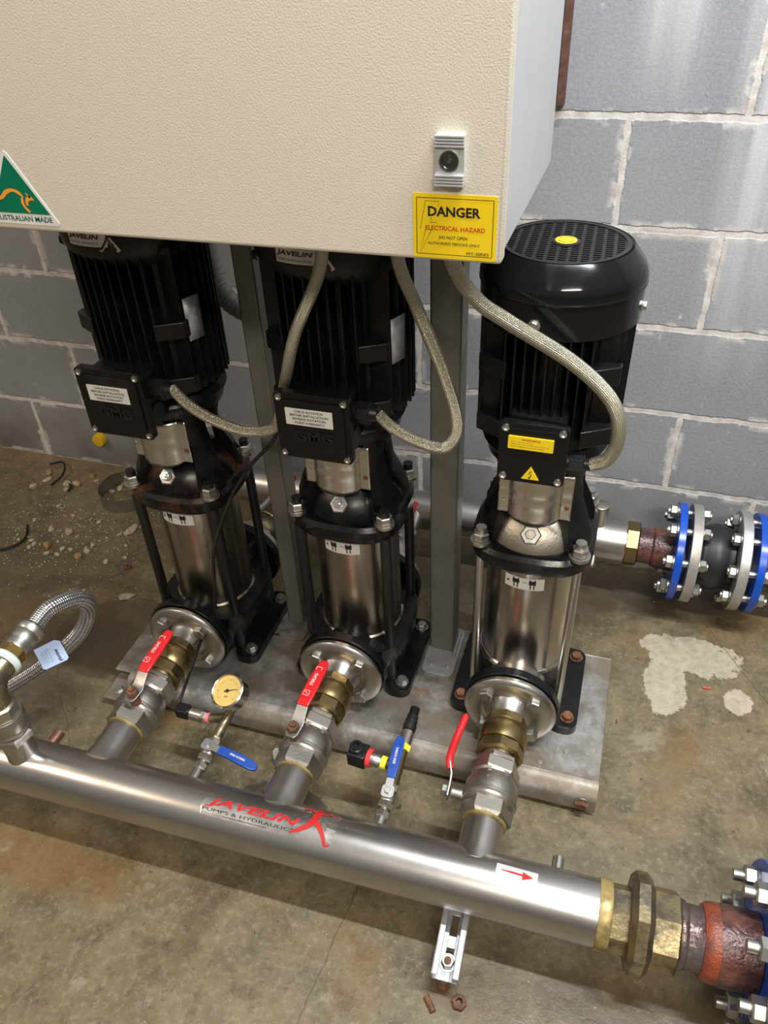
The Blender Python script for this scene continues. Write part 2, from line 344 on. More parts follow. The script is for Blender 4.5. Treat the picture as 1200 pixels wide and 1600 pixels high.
    def prism(s, out, z0, z1, hole=None):
        """outline in local xy, extruded z0..z1"""
        a = [s.v((x, y, z0)) for x, y in out]; b = [s.v((x, y, z1)) for x, y in out]; n = len(out)
        for k in range(n): s.f([a[k], a[(k + 1) % n], b[(k + 1) % n], b[k]])
        fa = s.f(a[::-1]); fb = s.f(b)
        if n > 4: bmesh.ops.triangulate(s.bm, faces=[q for q in (fa, fb) if q])
        return s
    def sphere(s, c, r, n=12, sc=(1, 1, 1)):
        m = bmesh.ops.create_uvsphere(s.bm, u_segments=n, v_segments=max(6, n // 2 + 2), radius=r)
        for v in m['verts']: v.co = s.T @ (V(c) + V((v.co.x * sc[0], v.co.y * sc[1], v.co.z * sc[2])))
        return s
    def text(s, body, x, y, w, h, bold=0., shear=0., z0=0, th=.0002):
        c = bpy.data.curves.new('t', 'FONT'); c.body = body; c.size = 1; c.resolution_u = 2; c.offset = bold; c.shear = shear
        o = bpy.data.objects.new('t', c); COL.objects.link(o); dg = bpy.context.evaluated_depsgraph_get(); dg.update()
        me = bpy.data.meshes.new_from_object(o.evaluated_get(dg)); bpy.data.objects.remove(o); bpy.data.curves.remove(c)
        xs = [q.co.x for q in me.vertices]; ys = [q.co.y for q in me.vertices]; x0, x1, y0, y1 = min(xs), max(xs), min(ys), max(ys)
        vs = [s.v((x + (q.co.x - x0) / (x1 - x0) * w, y + (q.co.y - y0) / (y1 - y0) * h, z0 + th)) for q in me.vertices]
        for p in me.polygons: s.f([vs[i] for i in p.vertices])
        bpy.data.meshes.remove(me); return s
    def out(s, name, mat, parent=None, bev=0, smooth=True, ang=35, sub=0):
        bmesh.ops.recalc_face_normals(s.bm, faces=s.bm.faces)
        me = bpy.data.meshes.new(name); 
        if parent is not None:
            root = parent
            while root.parent: root = root.parent
            off = root.location.copy()
        else:
            xs = [v.co for v in s.bm.verts]; off = V(((min(v.x for v in xs) + max(v.x for v in xs)) / 2, (min(v.y for v in xs) + max(v.y for v in xs)) / 2, min(v.z for v in xs)))
        bmesh.ops.translate(s.bm, verts=s.bm.verts, vec=-off)
        s.bm.to_mesh(me); s.bm.free()
        me.materials.append(M[mat]); o = bpy.data.objects.new(name, me); COL.objects.link(o)
        if smooth:
            me.shade_smooth(); me.set_sharp_from_angle(angle=R(ang))
        if parent is None: o.location = off
        else: o.parent = parent
        if bev:
            b = o.modifiers.new('b', 'BEVEL'); b.width = bev; b.segments = 3; b.limit_method = 'ANGLE'; b.angle_limit = R(40)
        if sub:
            b = o.modifiers.new('s', 'SUBSURF'); b.levels = b.render_levels = sub
        return o
def thing(name, loc, label, cat, group=None):
    o = bpy.data.objects.new(name, None); o.empty_display_size = .05; COL.objects.link(o); o.location = loc; return tag(o, label, cat, group)
def tag(o, label=None, cat=None, group=None, kind=None):
    if label: o['label'] = label
    if cat: o['category'] = cat
    if group: o['group'] = group
    if kind: o['kind'] = kind
    return o
def rrect(w, h, r, n=5, cx=0, cy=0):
    o = []
    for sx, sy, a0 in ((1, 1, 0), (-1, 1, 90), (-1, -1, 180), (1, -1, 270)):
        for k in range(n + 1):
            a = R(a0 + 90 * k / n); o.append((cx + sx * (w / 2 - r) + r * math.cos(a), cy + sy * (h / 2 - r) + r * math.sin(a)))
    return o
def stroke(b, pts, w, z0, z1, sub=6):
    """flat ribbon with varying width w (list or number) in local xy"""
    P = catmull([(x, y, 0) for x, y in pts], sub) if sub else [V((x, y, 0)) for x, y in pts]; n = len(P); L = []; Rr = []
    for i, p in enumerate(P):
        t = (P[min(i + 1, n - 1)] - P[max(i - 1, 0)]).normalized(); k = i / (n - 1)
        if isinstance(w, (list, tuple)):
            q = k * (len(w) - 1); j = min(int(q), len(w) - 2); ww = w[j] + (w[j + 1] - w[j]) * (q - j)
        else: ww = w
        nn = V((-t.y, t.x, 0)) * ww / 2; L.append(p + nn); Rr.append(p - nn)
    for i in range(n - 1):
        q = [b.v((c.x, c.y, z1)) for c in (L[i], L[i + 1], Rr[i + 1], Rr[i])]; b.f(q)
FACE = lambda o: Matrix(((1, 0, 0, o[0]), (0, 0, -1, o[1]), (0, 1, 0, o[2]), (0, 0, 0, 1)))   # local xy -> world xz, local z -> -y

# ------------------------------------------------------------------ setting
tag(B().box((.3, .1, 1.45), (7, .2, 2.9)).out('wall_back', 'wall', smooth=False), kind='structure')
tag(B().box((.3, -2.3, -.1), (7, 5, .2)).out('floor', 'floor', smooth=False), kind='structure')

# ------------------------------------------------------------------ control cabinet
FX0, FX1, FY, BY, CZ, CT = -.45, .320, -.85, -.465, 1.022, 1.86
cab = thing('control_cabinet', ((FX0 + FX1) / 2, (FY + BY) / 2, CZ), 'large beige textured steel control cabinet on posts above the pumps', 'cabinet')
B().box(((FX0 + FX1) / 2, (FY + .022 + BY) / 2, (CZ + CT) / 2 + .001), (FX1 - FX0 - .006, BY - FY - .022, CT - CZ - .004)).out('cabinet_body', 'cabinet_grey', cab, bev=.003)
door = B().box(((FX0 + FX1) / 2, FY + .01, (CZ + CT) / 2), (FX1 - FX0, .02, CT - CZ)).out('cabinet_door', 'cabinet', cab, bev=.004)
lk = B(FACE((.2668, FY, 1.120))).prism(rrect(.028, .046, .002), 0, .006)
for k in range(4): lk.box((0, .0215 - k * .0028, .0075), (.028, .0016, .004)); lk.box((0, -.0215 + k * .0028, .0075), (.028, .0016, .004))
lk = lk.out('lock_plate', 'alu', door, bev=.0004)
B(FACE((.2668, FY, 1.120))).lathe((0, 0, .005), (0, 0, 1), [(0, .0085), (.003, .0085), (.003, .0072), (.0012, .0068), (.0012, 0)], 28).out('lock_barrel', 'lock', lk)
B(FACE((.2668, FY, 1.120))).cyl((0, 0, .006), (0, 0, .0085), .0016).box((0, .005, .0072), (.001, .004, .002)).out('lock_pin', 'chrome', lk)
B(FACE((.2668, FY, 1.120))).ring((0, 0, .006), (0, 0, 1), .0085, .0095, .0025, 32).out('lock_rim', 'chrome', lk)
# danger sticker
T = FACE((.2715, FY - .0001, 1.0567)) @ Matrix.Rotation(R(0), 4, 'Z')
ds = B(T).prism(rrect(.0845, .063, .002), 0, .0005).out('danger_sticker', 'sticker_yellow', door)
tag(ds, 'yellow danger sticker')
b = B(T); W, H = .0845, .063
for (a, c) in (((-.0385, .0275), (.0385, .0275)), ((.0385, .0275), (.0385, -.0275)), ((.0385, -.0275), (-.0385, -.0275)), ((-.0385, -.0275), (-.0385, .0275))): stroke(b, [a, c], .0006, 0, .0008, 0)
for pl in ([(-.017, .020), (-.016, .0245), (-.0295, .0245), (-.035, -.003), (-.0295, -.003), (-.035, -.026), (-.023, -.003), (-.0255, -.003)], [(-.0235, .009), (-.0245, .004), (-.018, .004)]): stroke(b, pl, .0004, 0, .0008, 0)
b.text('DANGER', -.027, .010, .053, .0098, .03, z0=.0006); b.text('DO NOT OPEN', -.0155, -.0118, .029, .0032, .012, z0=.0006)
b.text('AUTHORISED PERSONS ONLY', -.027, -.0178, .053, .0028, .01, z0=.0006); b.text('FPC-SERIES', .013, -.0262, .0225, .0028, .01, z0=.0006)
b.out('black_lettering', 'ink', ds, smooth=False)
B(T).text('ELECTRICAL HAZARD', -.0295, -.0035, .0605, .0046, .015, z0=.0006).out('red_lettering', 'ink_red', ds, smooth=False)
# australian made triangle
T = FACE((-.2465, FY - .0001, 1.030))
tri = [(-.047, .0), (.047, 0), (.0485, .003), (.004, .0785), (0, .081), (-.004, .0785), (-.0485, .003)]
aus = B(T).prism(tri, 0, .0006).out('triangle_sticker', 'white', door); tag(aus, 'green and gold kangaroo triangle sticker')
B(T).prism([(-.0395, .0125), (.0395, .0125), (.0005, .0755), (-.0005, .0755)], .0006, .0009).out('green_field', 'green', aus, smooth=False)
b = B(T)
stroke(b, [(-.030, .026), (-.021, .030), (-.013, .036), (-.004, .0385), (.004, .036), (.009, .031)], [.001, .004, .005, .0035, .004, .002], 0, .0011)
stroke(b, [(.007, .0305), (.006, .025), (.0075, .020), (.0125, .0145)], [.003, .004, .003, .0035], 0, .0011)
stroke(b, [(.0115, .022), (.013, .028), (.0175, .0305), (.023, .0285)], [.003, .004, .006, .001], 0, .0011)
stroke(b, [(.0185, .031), (.0135, .036)], [.003, .0008], 0, .0011, 0)
b.out('kangaroo_mark', 'orange', aus, smooth=False)
B(T).text('AUSTRALIAN MADE', -.040, .0035, .080, .0062, .02, z0=.0006).out('green_lettering', 'ink_green', aus, smooth=False)
# rusted angle on the wall
tag(B().box((.2755, -.0125, 1.14), (.012, .025, .25)).out('steel_angle', 'brown_steel'), 'narrow brown rusted steel angle on the block wall behind the cabinet edge', 'bracket')

# ------------------------------------------------------------------ skid
SZ = .06
sk = thing('skid_base', (.035, -.6, 0), 'long galvanised folded steel skid carrying the three pumps', 'skid')
B().box((.032, -.60, SZ - .0025), (1.0, .30, .005)).box((.032, -.448, .03), (1.0, .005, .06)).out('deck_plate', 'galv', sk, bev=.002)
b = B(); prof = [(-.745, .0595), (-.755, .0585), (-.764, .054), (-.770, .047), (-.776, .043), (-.779, .036), (-.780, .013), (-.776, .013), (-.775, .034), (-.770, .040), (-.764, .044), (-.757, .050), (-.745, .0545)]
fa = [b.v((-.43, y, z)) for y, z in prof]; fb = [b.v((.532, y, z)) for y, z in prof]
for k in range(len(prof)): j = (k + 1) % len(prof); b.f([fa[k], fa[j], fb[j], fb[k]])
b.f(fa); b.f(fb[::-1]); b.out('front_lip', 'galv', sk, ang=60)
for (x, y, z, s_) in ((.508, -.7795, .036, 1),):
    B().cyl((x, y, z), (x, y - .003, z), .0125).out('washer', 'zinc', sk); B().hexa((x, y - .003, z), (x, y - .011, z), .017).out('bolt_head', 'rust', sk)
B().box((-.452, -.765, .022), (.05, .07, .005)).out('corner_tab', 'galv', sk, bev=.002)
B().hexa((-.452, -.775, .0245), (-.452, -.775, .032), .017).cyl((-.452, -.775, .0245), (-.452, -.775, .027), .012).out('bolt_head', 'zinc', sk)
for (x, y) in ((-.36, -.78 + .02), (.505, -.750), (.10, -.742), (.50, -.47), (-.42, -.47), (-.45, -.765)):
    B().cyl((x, y, 0), (x, y, .034 if y > -.76 else .0195), .026, .020, n=20).out('levelling_foot', 'rubber', sk)
for (x, y) in ((.425, -.735), (.468, -.70)): B().hexa((x, y, SZ), (x, y, SZ + .002), .010).out('bolt_head', 'zinc', sk)
B(Matrix(((1, 0, 0, -.045), (0, 1, 0, -.712), (0, 0, 1, SZ + .0002), (0, 0, 0, 1)))).text('DANPLAN', 0, 0, .075, .012, .02, .3).out('faded_red_stencil', 'ink_dark_red', sk, smooth=False)

def post(x0, x1, y0, y1, label):
    p = thing('cabinet_post', ((x0 + x1) / 2, (y0 + y1) / 2, SZ), label, 'post', 'galvanised posts holding up the cabinet'); cx = (x0 + x1) / 2; cy = (y0 + y1) / 2
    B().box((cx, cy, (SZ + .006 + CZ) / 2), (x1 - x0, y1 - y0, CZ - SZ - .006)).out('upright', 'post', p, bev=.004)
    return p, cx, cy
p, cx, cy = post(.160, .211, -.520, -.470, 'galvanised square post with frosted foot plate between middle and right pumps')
T = Matrix.Translation((cx + .005, cy - .025, SZ)); B(T).prism(rrect(.066, .135, .012), 0, .006).out('foot_plate', 'galv_clean', p, bev=.001)
for sx in (-.016, .018): B().lathe((cx + .005 + sx, cy - .07, SZ + .006), (0, 0, 1), [(0, .006), (.002, .0055), (.003, .002)], 16).out('bolt_head', 'galv_clean', p)
b = B(); b.tube([(cx + .0285, -.535, SZ + .009), (cx + .0285, -.50, SZ + .010), (cx + .0285, -.46, SZ + .009)], .004, 8); b.out('weld_bead', 'galv_clean', p)
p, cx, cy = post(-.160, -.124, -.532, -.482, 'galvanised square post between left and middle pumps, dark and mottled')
T = Matrix.Translation((cx + .003, cy - .01, SZ)); B(T).prism(rrect(.06, .115, .012), 0, .006).out('foot_plate', 'galv', p, bev=.001)
B().hexa((cx - .012, cy - .053, SZ + .006), (cx - .012, cy - .053, SZ + .011), .014).out('bolt_head', 'zinc', p)

# ------------------------------------------------------------------ pumps
def bolt_head(name, p, ax, parent, mat='zinc', af=.019, h=.011, washer=True, phase=.3):
    p = V(p); ax = V(ax).normalized(); b = B()
    if washer: b.cyl(p, p + ax * .0025, af * .72, n=20); p = p + ax * .0025
    b.hexa(p, p + ax * h, af, phase); return b.out(name, mat, parent)
def superell(hw, e, n=64, lug=.0):
    o = []
    for k in range(n):
        a = 2 * PI * k / n; c, s_ = math.cos(a), math.sin(a); r = hw / ((abs(c) ** e + abs(s_) ** e) ** (1 / e)); o.append((r * c, r * s_))
    return o
def pump(px, py, label, new, rusty, idx):
    z0 = SZ; yf = -.695                                                  # rear face of the suction flange
    blk = 'black' if new else 'black_dusty'; cast = 'black' if new else 'black_cast'
    P = thing('multistage_pump', (px, py, z0), label, 'pump', 'vertical multistage pumps on the skid'); at = Matrix.Translation((px, py, 0))
    L = lambda x, y, z: (px + x, py + y, z)
    # base with feet
    b = B(at)
    for sx in (-1, 1): b.prism(rrect(.052, .205, .02, cx=sx * .096), z0, z0 + .020)
    b.box((0, 0, z0 + .035), (.15, .14, .06)); ft = b.out('foot_plate', cast, P, bev=.003)
    for sx in (-1, 1):
        for sy in (-1, 1): bolt_head('foot_bolt', L(sx * .103, sy * .078, z0 + .020), (0, 0, 1), ft, 'rust' if (new or sx < 0) else 'zinc', .018, .009, phase=random.random())
    b = B(at)
    if new: b.lathe((0, 0, z0), (0, 0, 1), [(0, .072), (.04, .074), (.09, .077), (.115, .082), (.12, .084)], 40)
    else:
        q = [(.086, z0 + .01), (.098, z0 + .055), (.104, z0 + .10), (.104, z0 + .118), (.088, z0 + .122)]; rings = []
        for (hw, z) in q: rings.append([b.v((x, y, z)) for x, y in superell(hw, 3.4, 48)])
        for A, C in zip(rings, rings[1:]):
            for k in range(48): b.f([A[k], A[(k + 1) % 48], C[(k + 1) % 48], C[k]])
        b.f(rings[0][::-1]); b.f(rings[-1])
    b.out('pump_base', 'sleeve_dull' if new else cast, P)
    b = B(); b.cyl((px, -.68, .15), (px, -.44, .15), .052, n=32); b.out('suction_barrel', 'stainless' if new else cast, P)
    B().ring((px, yf - .001, .15), (0, 1, 0), .03, .0865 if new else .0875, .018, 48).out('flange_ring', cast, P, bev=.002)
    B().ring((px, -.44, .15), (0, 1, 0), .03, .0865, .018, 48).out('flange_ring', cast, P, bev=.002)
    # sleeve
    SLV = 'sleeve' if new else 'sleeve_dull'
    b = B(at).lathe((0, 0, z0 + .118), (0, 0, 1), [(0, .081), (.006, .082), (.009, .0785), (.3, .0785)], 56); b.out('pump_sleeve', SLV, P)
    if new: B(at).lathe((0, 0, z0 + .119), (0, 0, 1), [(0, .0815), (.003, .083), (.006, .0815)], 56).out('sleeve_seal', 'chrome', P)
    for sx in (-1, 1):
        for sy in (-1, 1): B().cyl(L(sx * .080, sy * .074, z0 + .02), L(sx * .080, sy * .074, .45), .0075 if new else .0098, n=16).out('stay_bolt', 'stainless' if new else 'wire', P)
    # handling label wrapped on the sleeve
    def wrap(zc, r, a0=0):
        def f(p):
            a = a0 + p.x / r; rr = r + .0003 + p.z; return V((px + rr * math.sin(a), py - rr * math.cos(a), zc + p.y))
        return f
    def wstrip(b, x0, x1, y0, y1, n=12, z=0):
        for k in range(n):
            u = x0 + (x1 - x0) * k / n; v = x0 + (x1 - x0) * (k + 1) / n; b.f([b.v(c) for c in ((u, y0, z), (v, y0, z), (v, y1, z), (u, y1, z))])
    b = B(); b.warp = wrap(.404 if new else .412, .0785, R(-2)); wstrip(b, -.034, .034, -.014, .012); lb = b.out('handling_label', 'white', P)
    b = B(); b.warp = wrap(.404 if new else .412, .0785, R(-2))
    for ox in (-.014, .014):
        for (x, y, w_, h_) in ((0, .003, .012, .009), (-.003, -.006, .002, .010), (.003, -.006, .002, .010), (-.004, .009, .002, .003), (.004, .009, .002, .003)): wstrip(b, ox + x - w_ / 2, ox + x + w_ / 2, y - h_ / 2, y + h_ / 2, 3, .0004)
    stroke(b, [(-.003, .002), (.002, .004), (.005, .001)], .001, 0, .0004); b.f([b.v(c) for c in ((-.031, -.003, .0004), (-.025, -.003, .0004), (-.028, .003, .0004))])
    b.out('label_pictograms', 'ink', lb, smooth=False)
    # head casting
    hz = .444; b = B(at); o = superell(.102, 3.0 if not new else 3.2)
    rings = []
    for (k_, z) in ((.95, hz - .002), (1., hz + .006), (1., hz + .026), (.94, hz + .033), (.80, hz + .036)): rings.append([b.v((x * k_, y * k_, z)) for x, y in o])
    for A, C in zip(rings, rings[1:]):
        for k in range(len(o)): b.f([A[k], A[(k + 1) % len(o)], C[(k + 1) % len(o)], C[k]])
    b.f(rings[0][::-1]); b.f(rings[-1]); hd = b.out('pump_head', 'black_rust' if rusty else cast, P)
    b = B(at).lathe((0, 0, hz + .030), (0, 0, 1), [(0, .091), (.008, .089), (.022, .083), (.036, .073), (.048, .060), (.058, .046), (.062, .038)], 48, True)
    b.out('head_dome', 'dome' if new else ('black_rust' if rusty else cast), P)
    for sx in (-1, 1):
        for sy in (-1, 1):
            q = L(sx * .080, sy * .074, hz + .033); b = B(); b.cyl(q, V(q) + V((0, 0, .006)), .0175, n=20); b.hexa(V(q) + V((0, 0, .006)), V(q) + V((0, 0, .021)), .024, random.random()); nt_ = b.out('stay_nut', 'zinc', hd)
            B().cyl(V(q) + V((0, 0, .018)), V(q) + V((0, 0, .031)), .0088, n=16).out('stay_bolt_end', 'zinc' if new else 'wire', nt_)
    # vent plug on the dome, facing front
    a = V((.004, -.72, .69)).normalized(); q = V(L(.000, -.073, hz + .062)); b = B(); b.hexa(q - a * .006, q + a * .006, .030, .2); pl = b.out('vent_plug', 'zinc', P)
    B().hexa(q + a * .006, q + a * .013, .015, .1).cyl(q + a * .013, q + a * .017, .004).out('vent_screw', 'chrome' if not new else 'nickel', pl)
    # motor bracket: two side yokes from head up to motor flange
    mz = .640
    b = B(at)
    for sx in (-1, 1):
        for (a0, a1) in ((-52, -20), (20, 52)):
            rg = []
            for (z, ro, ri, aa) in ((hz + .030, .099, .070, 0), (hz + .055, .098, .064, 0), (hz + .085, .088, .058, -2), (hz + .115, .074, .056, -4), (hz + .150, .070, .055, -2), (mz, .082, .055, 4)):
                q_ = []
                for t_ in range(6):
                    an = R((a0 - aa if a0 < 0 and a1 < 0 else a0) + (a1 - a0) * t_ / 5); q_.append((sx * math.cos(an), math.sin(an)))
                rg.append([b.v((c * ro, s_ * ro, z)) for c, s_ in q_] + [b.v((c * ri, s_ * ri, z)) for c, s_ in q_[::-1]])
            n_ = 12
            for A, C in zip(rg, rg[1:]):
                for k in range(n_): b.f([A[k], A[(k + 1) % n_], C[(k + 1) % n_], C[k]])
            b.f(rg[0]); b.f(rg[-1][::-1])
    b.lathe((0, 0, mz - .006), (0, 0, 1), [(0, .075), (0, .088), (.016, .092), (.02, .092)], 40); b.out('motor_bracket', cast, P)
    B(at).cyl((0, 0, hz + .09), (0, 0, mz), .018).out('shaft_coupling', 'black_dusty', P)
    # coupling guard (front), bent steel with side flaps
    b = B()
    def gp(u, z): # u -1..1
        if abs(u) > .72:
            k = (abs(u) - .72) / .28; return (px + math.copysign(.041 + .016 * k, u), py - .0705, z)
        an = u / .72 * R(74); return (px + .0425 * math.sin(an), py - .0705 - .018 * (math.cos(an) - .276) / .724, z)
    nu, zs = 36, [hz + .083 + k * .0082 for k in range(13)]
    zs = [hz + .094 + k * .0074 for k in range(13)]
    g = [[b.v(V(gp(-1 + 2 * i / nu, z + (-.008 * math.cos(PI / 2 * min(1, abs(-1 + 2 * i / nu) / .72)) + .006 if j == 0 else 0))) + V((0, -.0012 if j in (5, 8) else 0, 0))) for i in range(nu + 1)] for j, z in enumerate(zs)]
    for A, C in zip(g, g[1:]):
        for i in range(nu): b.f([A[i], A[i + 1], C[i + 1], C[i]])
    gd = b.out('coupling_guard', 'guard', P, ang=25); md = gd.modifiers.new('t', 'SOLIDIFY'); md.thickness = .0012
    for sx in (-1, 1): B().lathe((px + sx * .050, py - .0705, hz + .125), (0, -1, 0), [(0, .0045), (.002, .004), (.003, .001)], 12).out('guard_screw', 'chrome' if sx < 0 else 'rust', gd)
    # motor
    Rm = .107 if new else (.107 if idx == 1 else .113); ks = 1 if new else (.915 if idx == 1 else .965); m0, m1 = mz + .012, (.89 if new else .925)
    b = B(at).lathe((0, 0, m0), (0, 0, 1), [(0, .094), (.008, .098), (.02, .090), (.02, .086), (m1 - m0, .086)], 40)
    nf = 9 if new else 8
    for q_ in range(4):
        rt = Matrix.Rotation(q_ * PI / 2, 3, 'Z')
        for k in range(nf):
            x = (k - (nf - 1) / 2) * (.0145 if new else .0165)
            ext = math.sqrt(max(0, Rm ** 2 - x * x)); h = (ext + .066) / 2; dl = ext - .066
            if dl > .004: b.box(rt @ V((x, -h, (m0 + .035 + m1) / 2)), (.0028, dl, m1 - m0 - .035), rt.to_4x4())
    mo = b.out('motor_housing', blk, P, ang=30)
    # lugs at the fins' corners
    for (x, z) in ((.077, .80), (.077, .705), (-.077, .80), (-.077, .705)):
        o_ = [(x - .022, -.094), (x + .02, -.070), (x + .02, -.055), (x - .022, -.055)] if x > 0 else [(x - .02, -.070), (x + .022, -.094), (x + .022, -.055), (x - .02, -.055)]
        B(at).prism(o_, z - .014, z + .014).out('mounting_lug', blk, mo, bev=.002)
    # fan cover
    if new: pr = [(.0, .109), (.002, .1105), (.030, .1105), (.0465, .1105), (.0485, .1125), (.0505, .1128), (.052, .1118), (.058, .1125), (.064, .1115), (.071, .108), (.079, .1025), (.087, .096), (.0915, .0925), (.095, .089), (.093, .0865), (.0915, .083)]; c0 = .858
    else: pr = [(t_, r_ * ks) for t_, r_ in ((0, .104), (.01, .112), (.025, .121), (.04, .1235), (.075, .1235), (.085, .118), (.093, .105), (.095, .098), (.093, .095), (.0915, .09))]; c0 = .903
    b = B(at).lathe((0, 0, c0), (0, 0, 1), pr, 64, False); fc = b.out('fan_cover', 'black_fan' if new else 'black_dusty', P)
    gr = pr[-1][1] + .001; tz = c0 + .0925
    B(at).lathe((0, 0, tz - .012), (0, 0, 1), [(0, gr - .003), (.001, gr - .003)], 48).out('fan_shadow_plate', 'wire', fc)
    b = B(at); rt = Matrix.Rotation(R(2), 3, 'Z')
    for k in range(-7, 8):
        x = (k + .5) * .0142; 
        if abs(x) < gr - .004: l_ = 2 * math.sqrt(gr ** 2 - x * x); b.box(rt @ V((x, 0, tz)), (.0046, l_, .003), rt.to_4x4())
    for k in range(-14, 15):
        y = (k + .5) * .0078
        if abs(y) < gr - .004: l_ = 2 * math.sqrt(gr ** 2 - y * y); b.box(rt @ V((0, y, tz + .0002)), (l_, .0028, .003), rt.to_4x4())
    b.ring((0, 0, tz - .0015), (0, 0, 1), gr - .005, gr + .001, .004, 56)
    b.lathe((0, 0, tz - .0015), (0, 0, 1), [(0, .019), (.004, .019), (.005, .0165)], 32); gl = b.out('fan_grille', 'black_plastic', fc)
    if new:
        hb = B(at).lathe((0, 0, tz + .0035), (0, 0, 1), [(0, .0145), (.0008, .014)], 32).out('hub_sticker', 'sticker_yellow', gl)
        b = B(at)
        for a0 in (20, 200): stroke(b, [(.0105 * math.cos(R(a0 + t_)), .0105 * math.sin(R(a0 + t_))) for t_ in range(0, 141, 14)], .0012, 0, tz + .0046, 0)
        b.out('rotation_mark', 'ink', hb, smooth=False)
    for an in ((-100, -8) if new else (-38, -150)):
        q = V((math.cos(R(an)), math.sin(R(an)), 0)); rr = .1105 if new else .120 * ks
        bolt_head('cover_screw', V(L(0, 0, c0 + .022)) + q * rr, q, fc, 'screw' if new else 'black_plastic', .011, .004)
    # terminal box
    if new: w, h, bz, d0, d1, bx = .094, .096, .707, -.085, -.148, -.003
    else: w, h, bz, d0, d1, bx = .118, (.112 if idx == 2 else .120), (.706 if idx == 2 else .701), -.085, -.155, (.003 if idx == 2 else -.006)
    BT = FACE((px + bx, py, bz)); n_ = len(rrect(1, 1, .1))
    b = B(BT); b.prism(rrect(w * .86, h * .80, .006, cy=-.0), -d0 - .03, -d1 - .012); tb = b.out('terminal_box', blk, P, bev=.003)
    b = B(BT); b.prism(rrect(w, h, .008), -d1 - .014, -d1 - .002); lid = b.out('terminal_box_lid', 'black' if new else blk, tb, bev=.0025)
    b = B(BT)
    if new: b.prism(rrect(w * .62, .004, .001, cy=h * .40), -d1 - .003, -d1)
    else: b.prism(rrect(w * .84, h * .80, .010), -d1 - .003, -d1 + .001)
    b.out('lid_panel', 'black' if new else blk, lid, bev=.001)
    for sx in (-1, 1):
        for sy in (-1, 1): B(BT).lathe((sx * (w / 2 - .0085), sy * (h / 2 - .0085), -d1 - .002), (0, 0, 1), [(0, .0055), (.003, .005), (.0035, .003), (.002, .0015)], 14).out('lid_screw', 'screw' if new else 'zinc', lid)
    if new:
        st = B(BT).prism(rrect(.062, .020, .0015, cx=-.003, cy=.018), -d1 - .002, -d1 + .0006).out('warning_sticker', 'sticker_yellow', lid)
        B(BT).text('WARNING', -.016, .0225, .026, .0032, .015, z0=-d1 + .0006).out('warning_lettering', 'ink_red', st, smooth=False)
        b = B(BT)
        for k, (t_, w_) in enumerate((('Pump must not run dry', .030), ('Ensure the unit is filled before start up', .052), ('Read installation manual for details', .046))): b.text(t_, -.030, .0185 - k * .0035, w_, .0018, z0=-d1 + .0006)
        b.out('small_lettering', 'ink', st, smooth=False)
        st = B(BT).prism([(-.012, -.040), (.012, -.040), (0, -.0195)], -d1 - .002, -d1 + .0006).out('voltage_sticker', 'sticker_yellow', lid, smooth=False)
        b = B(BT); stroke(b, [(.0015, -.0255), (-.0022, -.031), (.0018, -.0315), (-.0006, -.0375)], .0012, 0, -d1 + .0009, 0); b.f([b.v((x, y, -d1 + .0009)) for x, y in ((-.0025, -.036), (.0012, -.036), (-.001, -.0395))]); b.out('bolt_symbol', 'ink', st, smooth=False)
    else:
        st = B(BT).prism(rrect(.074, .028, .0006, cx=-.004 , cy=.019), -d1, -d1 + .0016).out('rotation_sticker', 'white', lid, smooth=False)
        b = B(BT)
        for k, (t_, w_) in enumerate((('CHECK ROTATION', .045), ('BEFORE INSTALLATION', .060), ('REVERSE ROTATION', .052), ('VOIDS WARRANTY', .048))): b.text(t_, -.004 - w_ / 2, .0263 - k * .0062, w_, .0040, .016, z0=-d1 + .0017)
        b.out('black_lettering', 'ink', st, smooth=False)
        B(BT).text('GMG', -.030, -.022, .062, .018, .03, z0=-d1 + .0018).out('embossed_letters', 'black_plastic', lid, smooth=False)
    gx = px + bx + w / 2 * .86; gz = bz + (-.020 if new else .018); gy = py - .12
    b = B(); b.cyl((gx, gy, gz), (gx + .010, gy, gz), .017 if not new else .012); b.hexa((gx + .008, gy, gz), (gx + .030, gy, gz), .034 if not new else .024, n=8); b.lathe((gx + .03, gy, gz), (1, 0, 0), [(0, .014 if not new else .010), (.01, .012 if not new else .009)], 20); b.out('cable_gland', 'black_plastic', tb)
    if not new:
        B().cyl((gx, gy, gz - .045), (gx + .004, gy, gz - .045), .018).out('blanking_plug', 'black_plastic', tb)
        # decal round the fan cover
        b = B(); b.warp = wrap(.947, .1235 * ks, R(-5)); o2 = [(-.035, -.008), (-.035, .012), (.052, .012), (.056, -.015), (.050, -.016), (.042, .000), (.030, -.013), (.026, -.012), (.026, -.008)]
        wstrip(b, -.034, .034, -.008, .012, 14); b.f([b.v((x, y, 0)) for x, y in ((.030, .010), (.026, -.006), (.020, -.013), (.024, -.015), (.036, -.002))]); b.f([b.v((x, y, 0)) for x, y in ((.033, .004), (.047, -.016), (.052, -.013), (.040, .006))])
        dc = b.out('fan_cover_decal', 'white', fc)
        b = B(); b.warp = wrap(.947, .1235 * ks, R(-5)); b.text('JAVELIN', -.032, .001, .056, .0085, .035, .25, z0=.0004); stroke(b, [(.036, .008), (.033, .001), (.023, -.012)], .003, 0, .0006); stroke(b, [(.036, .005), (.046, -.013)], .0025, 0, .0006)
        b.text('PUMPS & HYDRAULICS', -.031, -.0045, .052, .0028, z0=.0004); b.out('decal_lettering', 'ink_dark_red', dc, smooth=False)
        b = B(); an = R(24); c_, s_ = math.cos(an), math.sin(an); q = V((px + (Rm + .001) * c_, py - (Rm + .001) * s_, .81)); tx = V((s_, c_, 0))
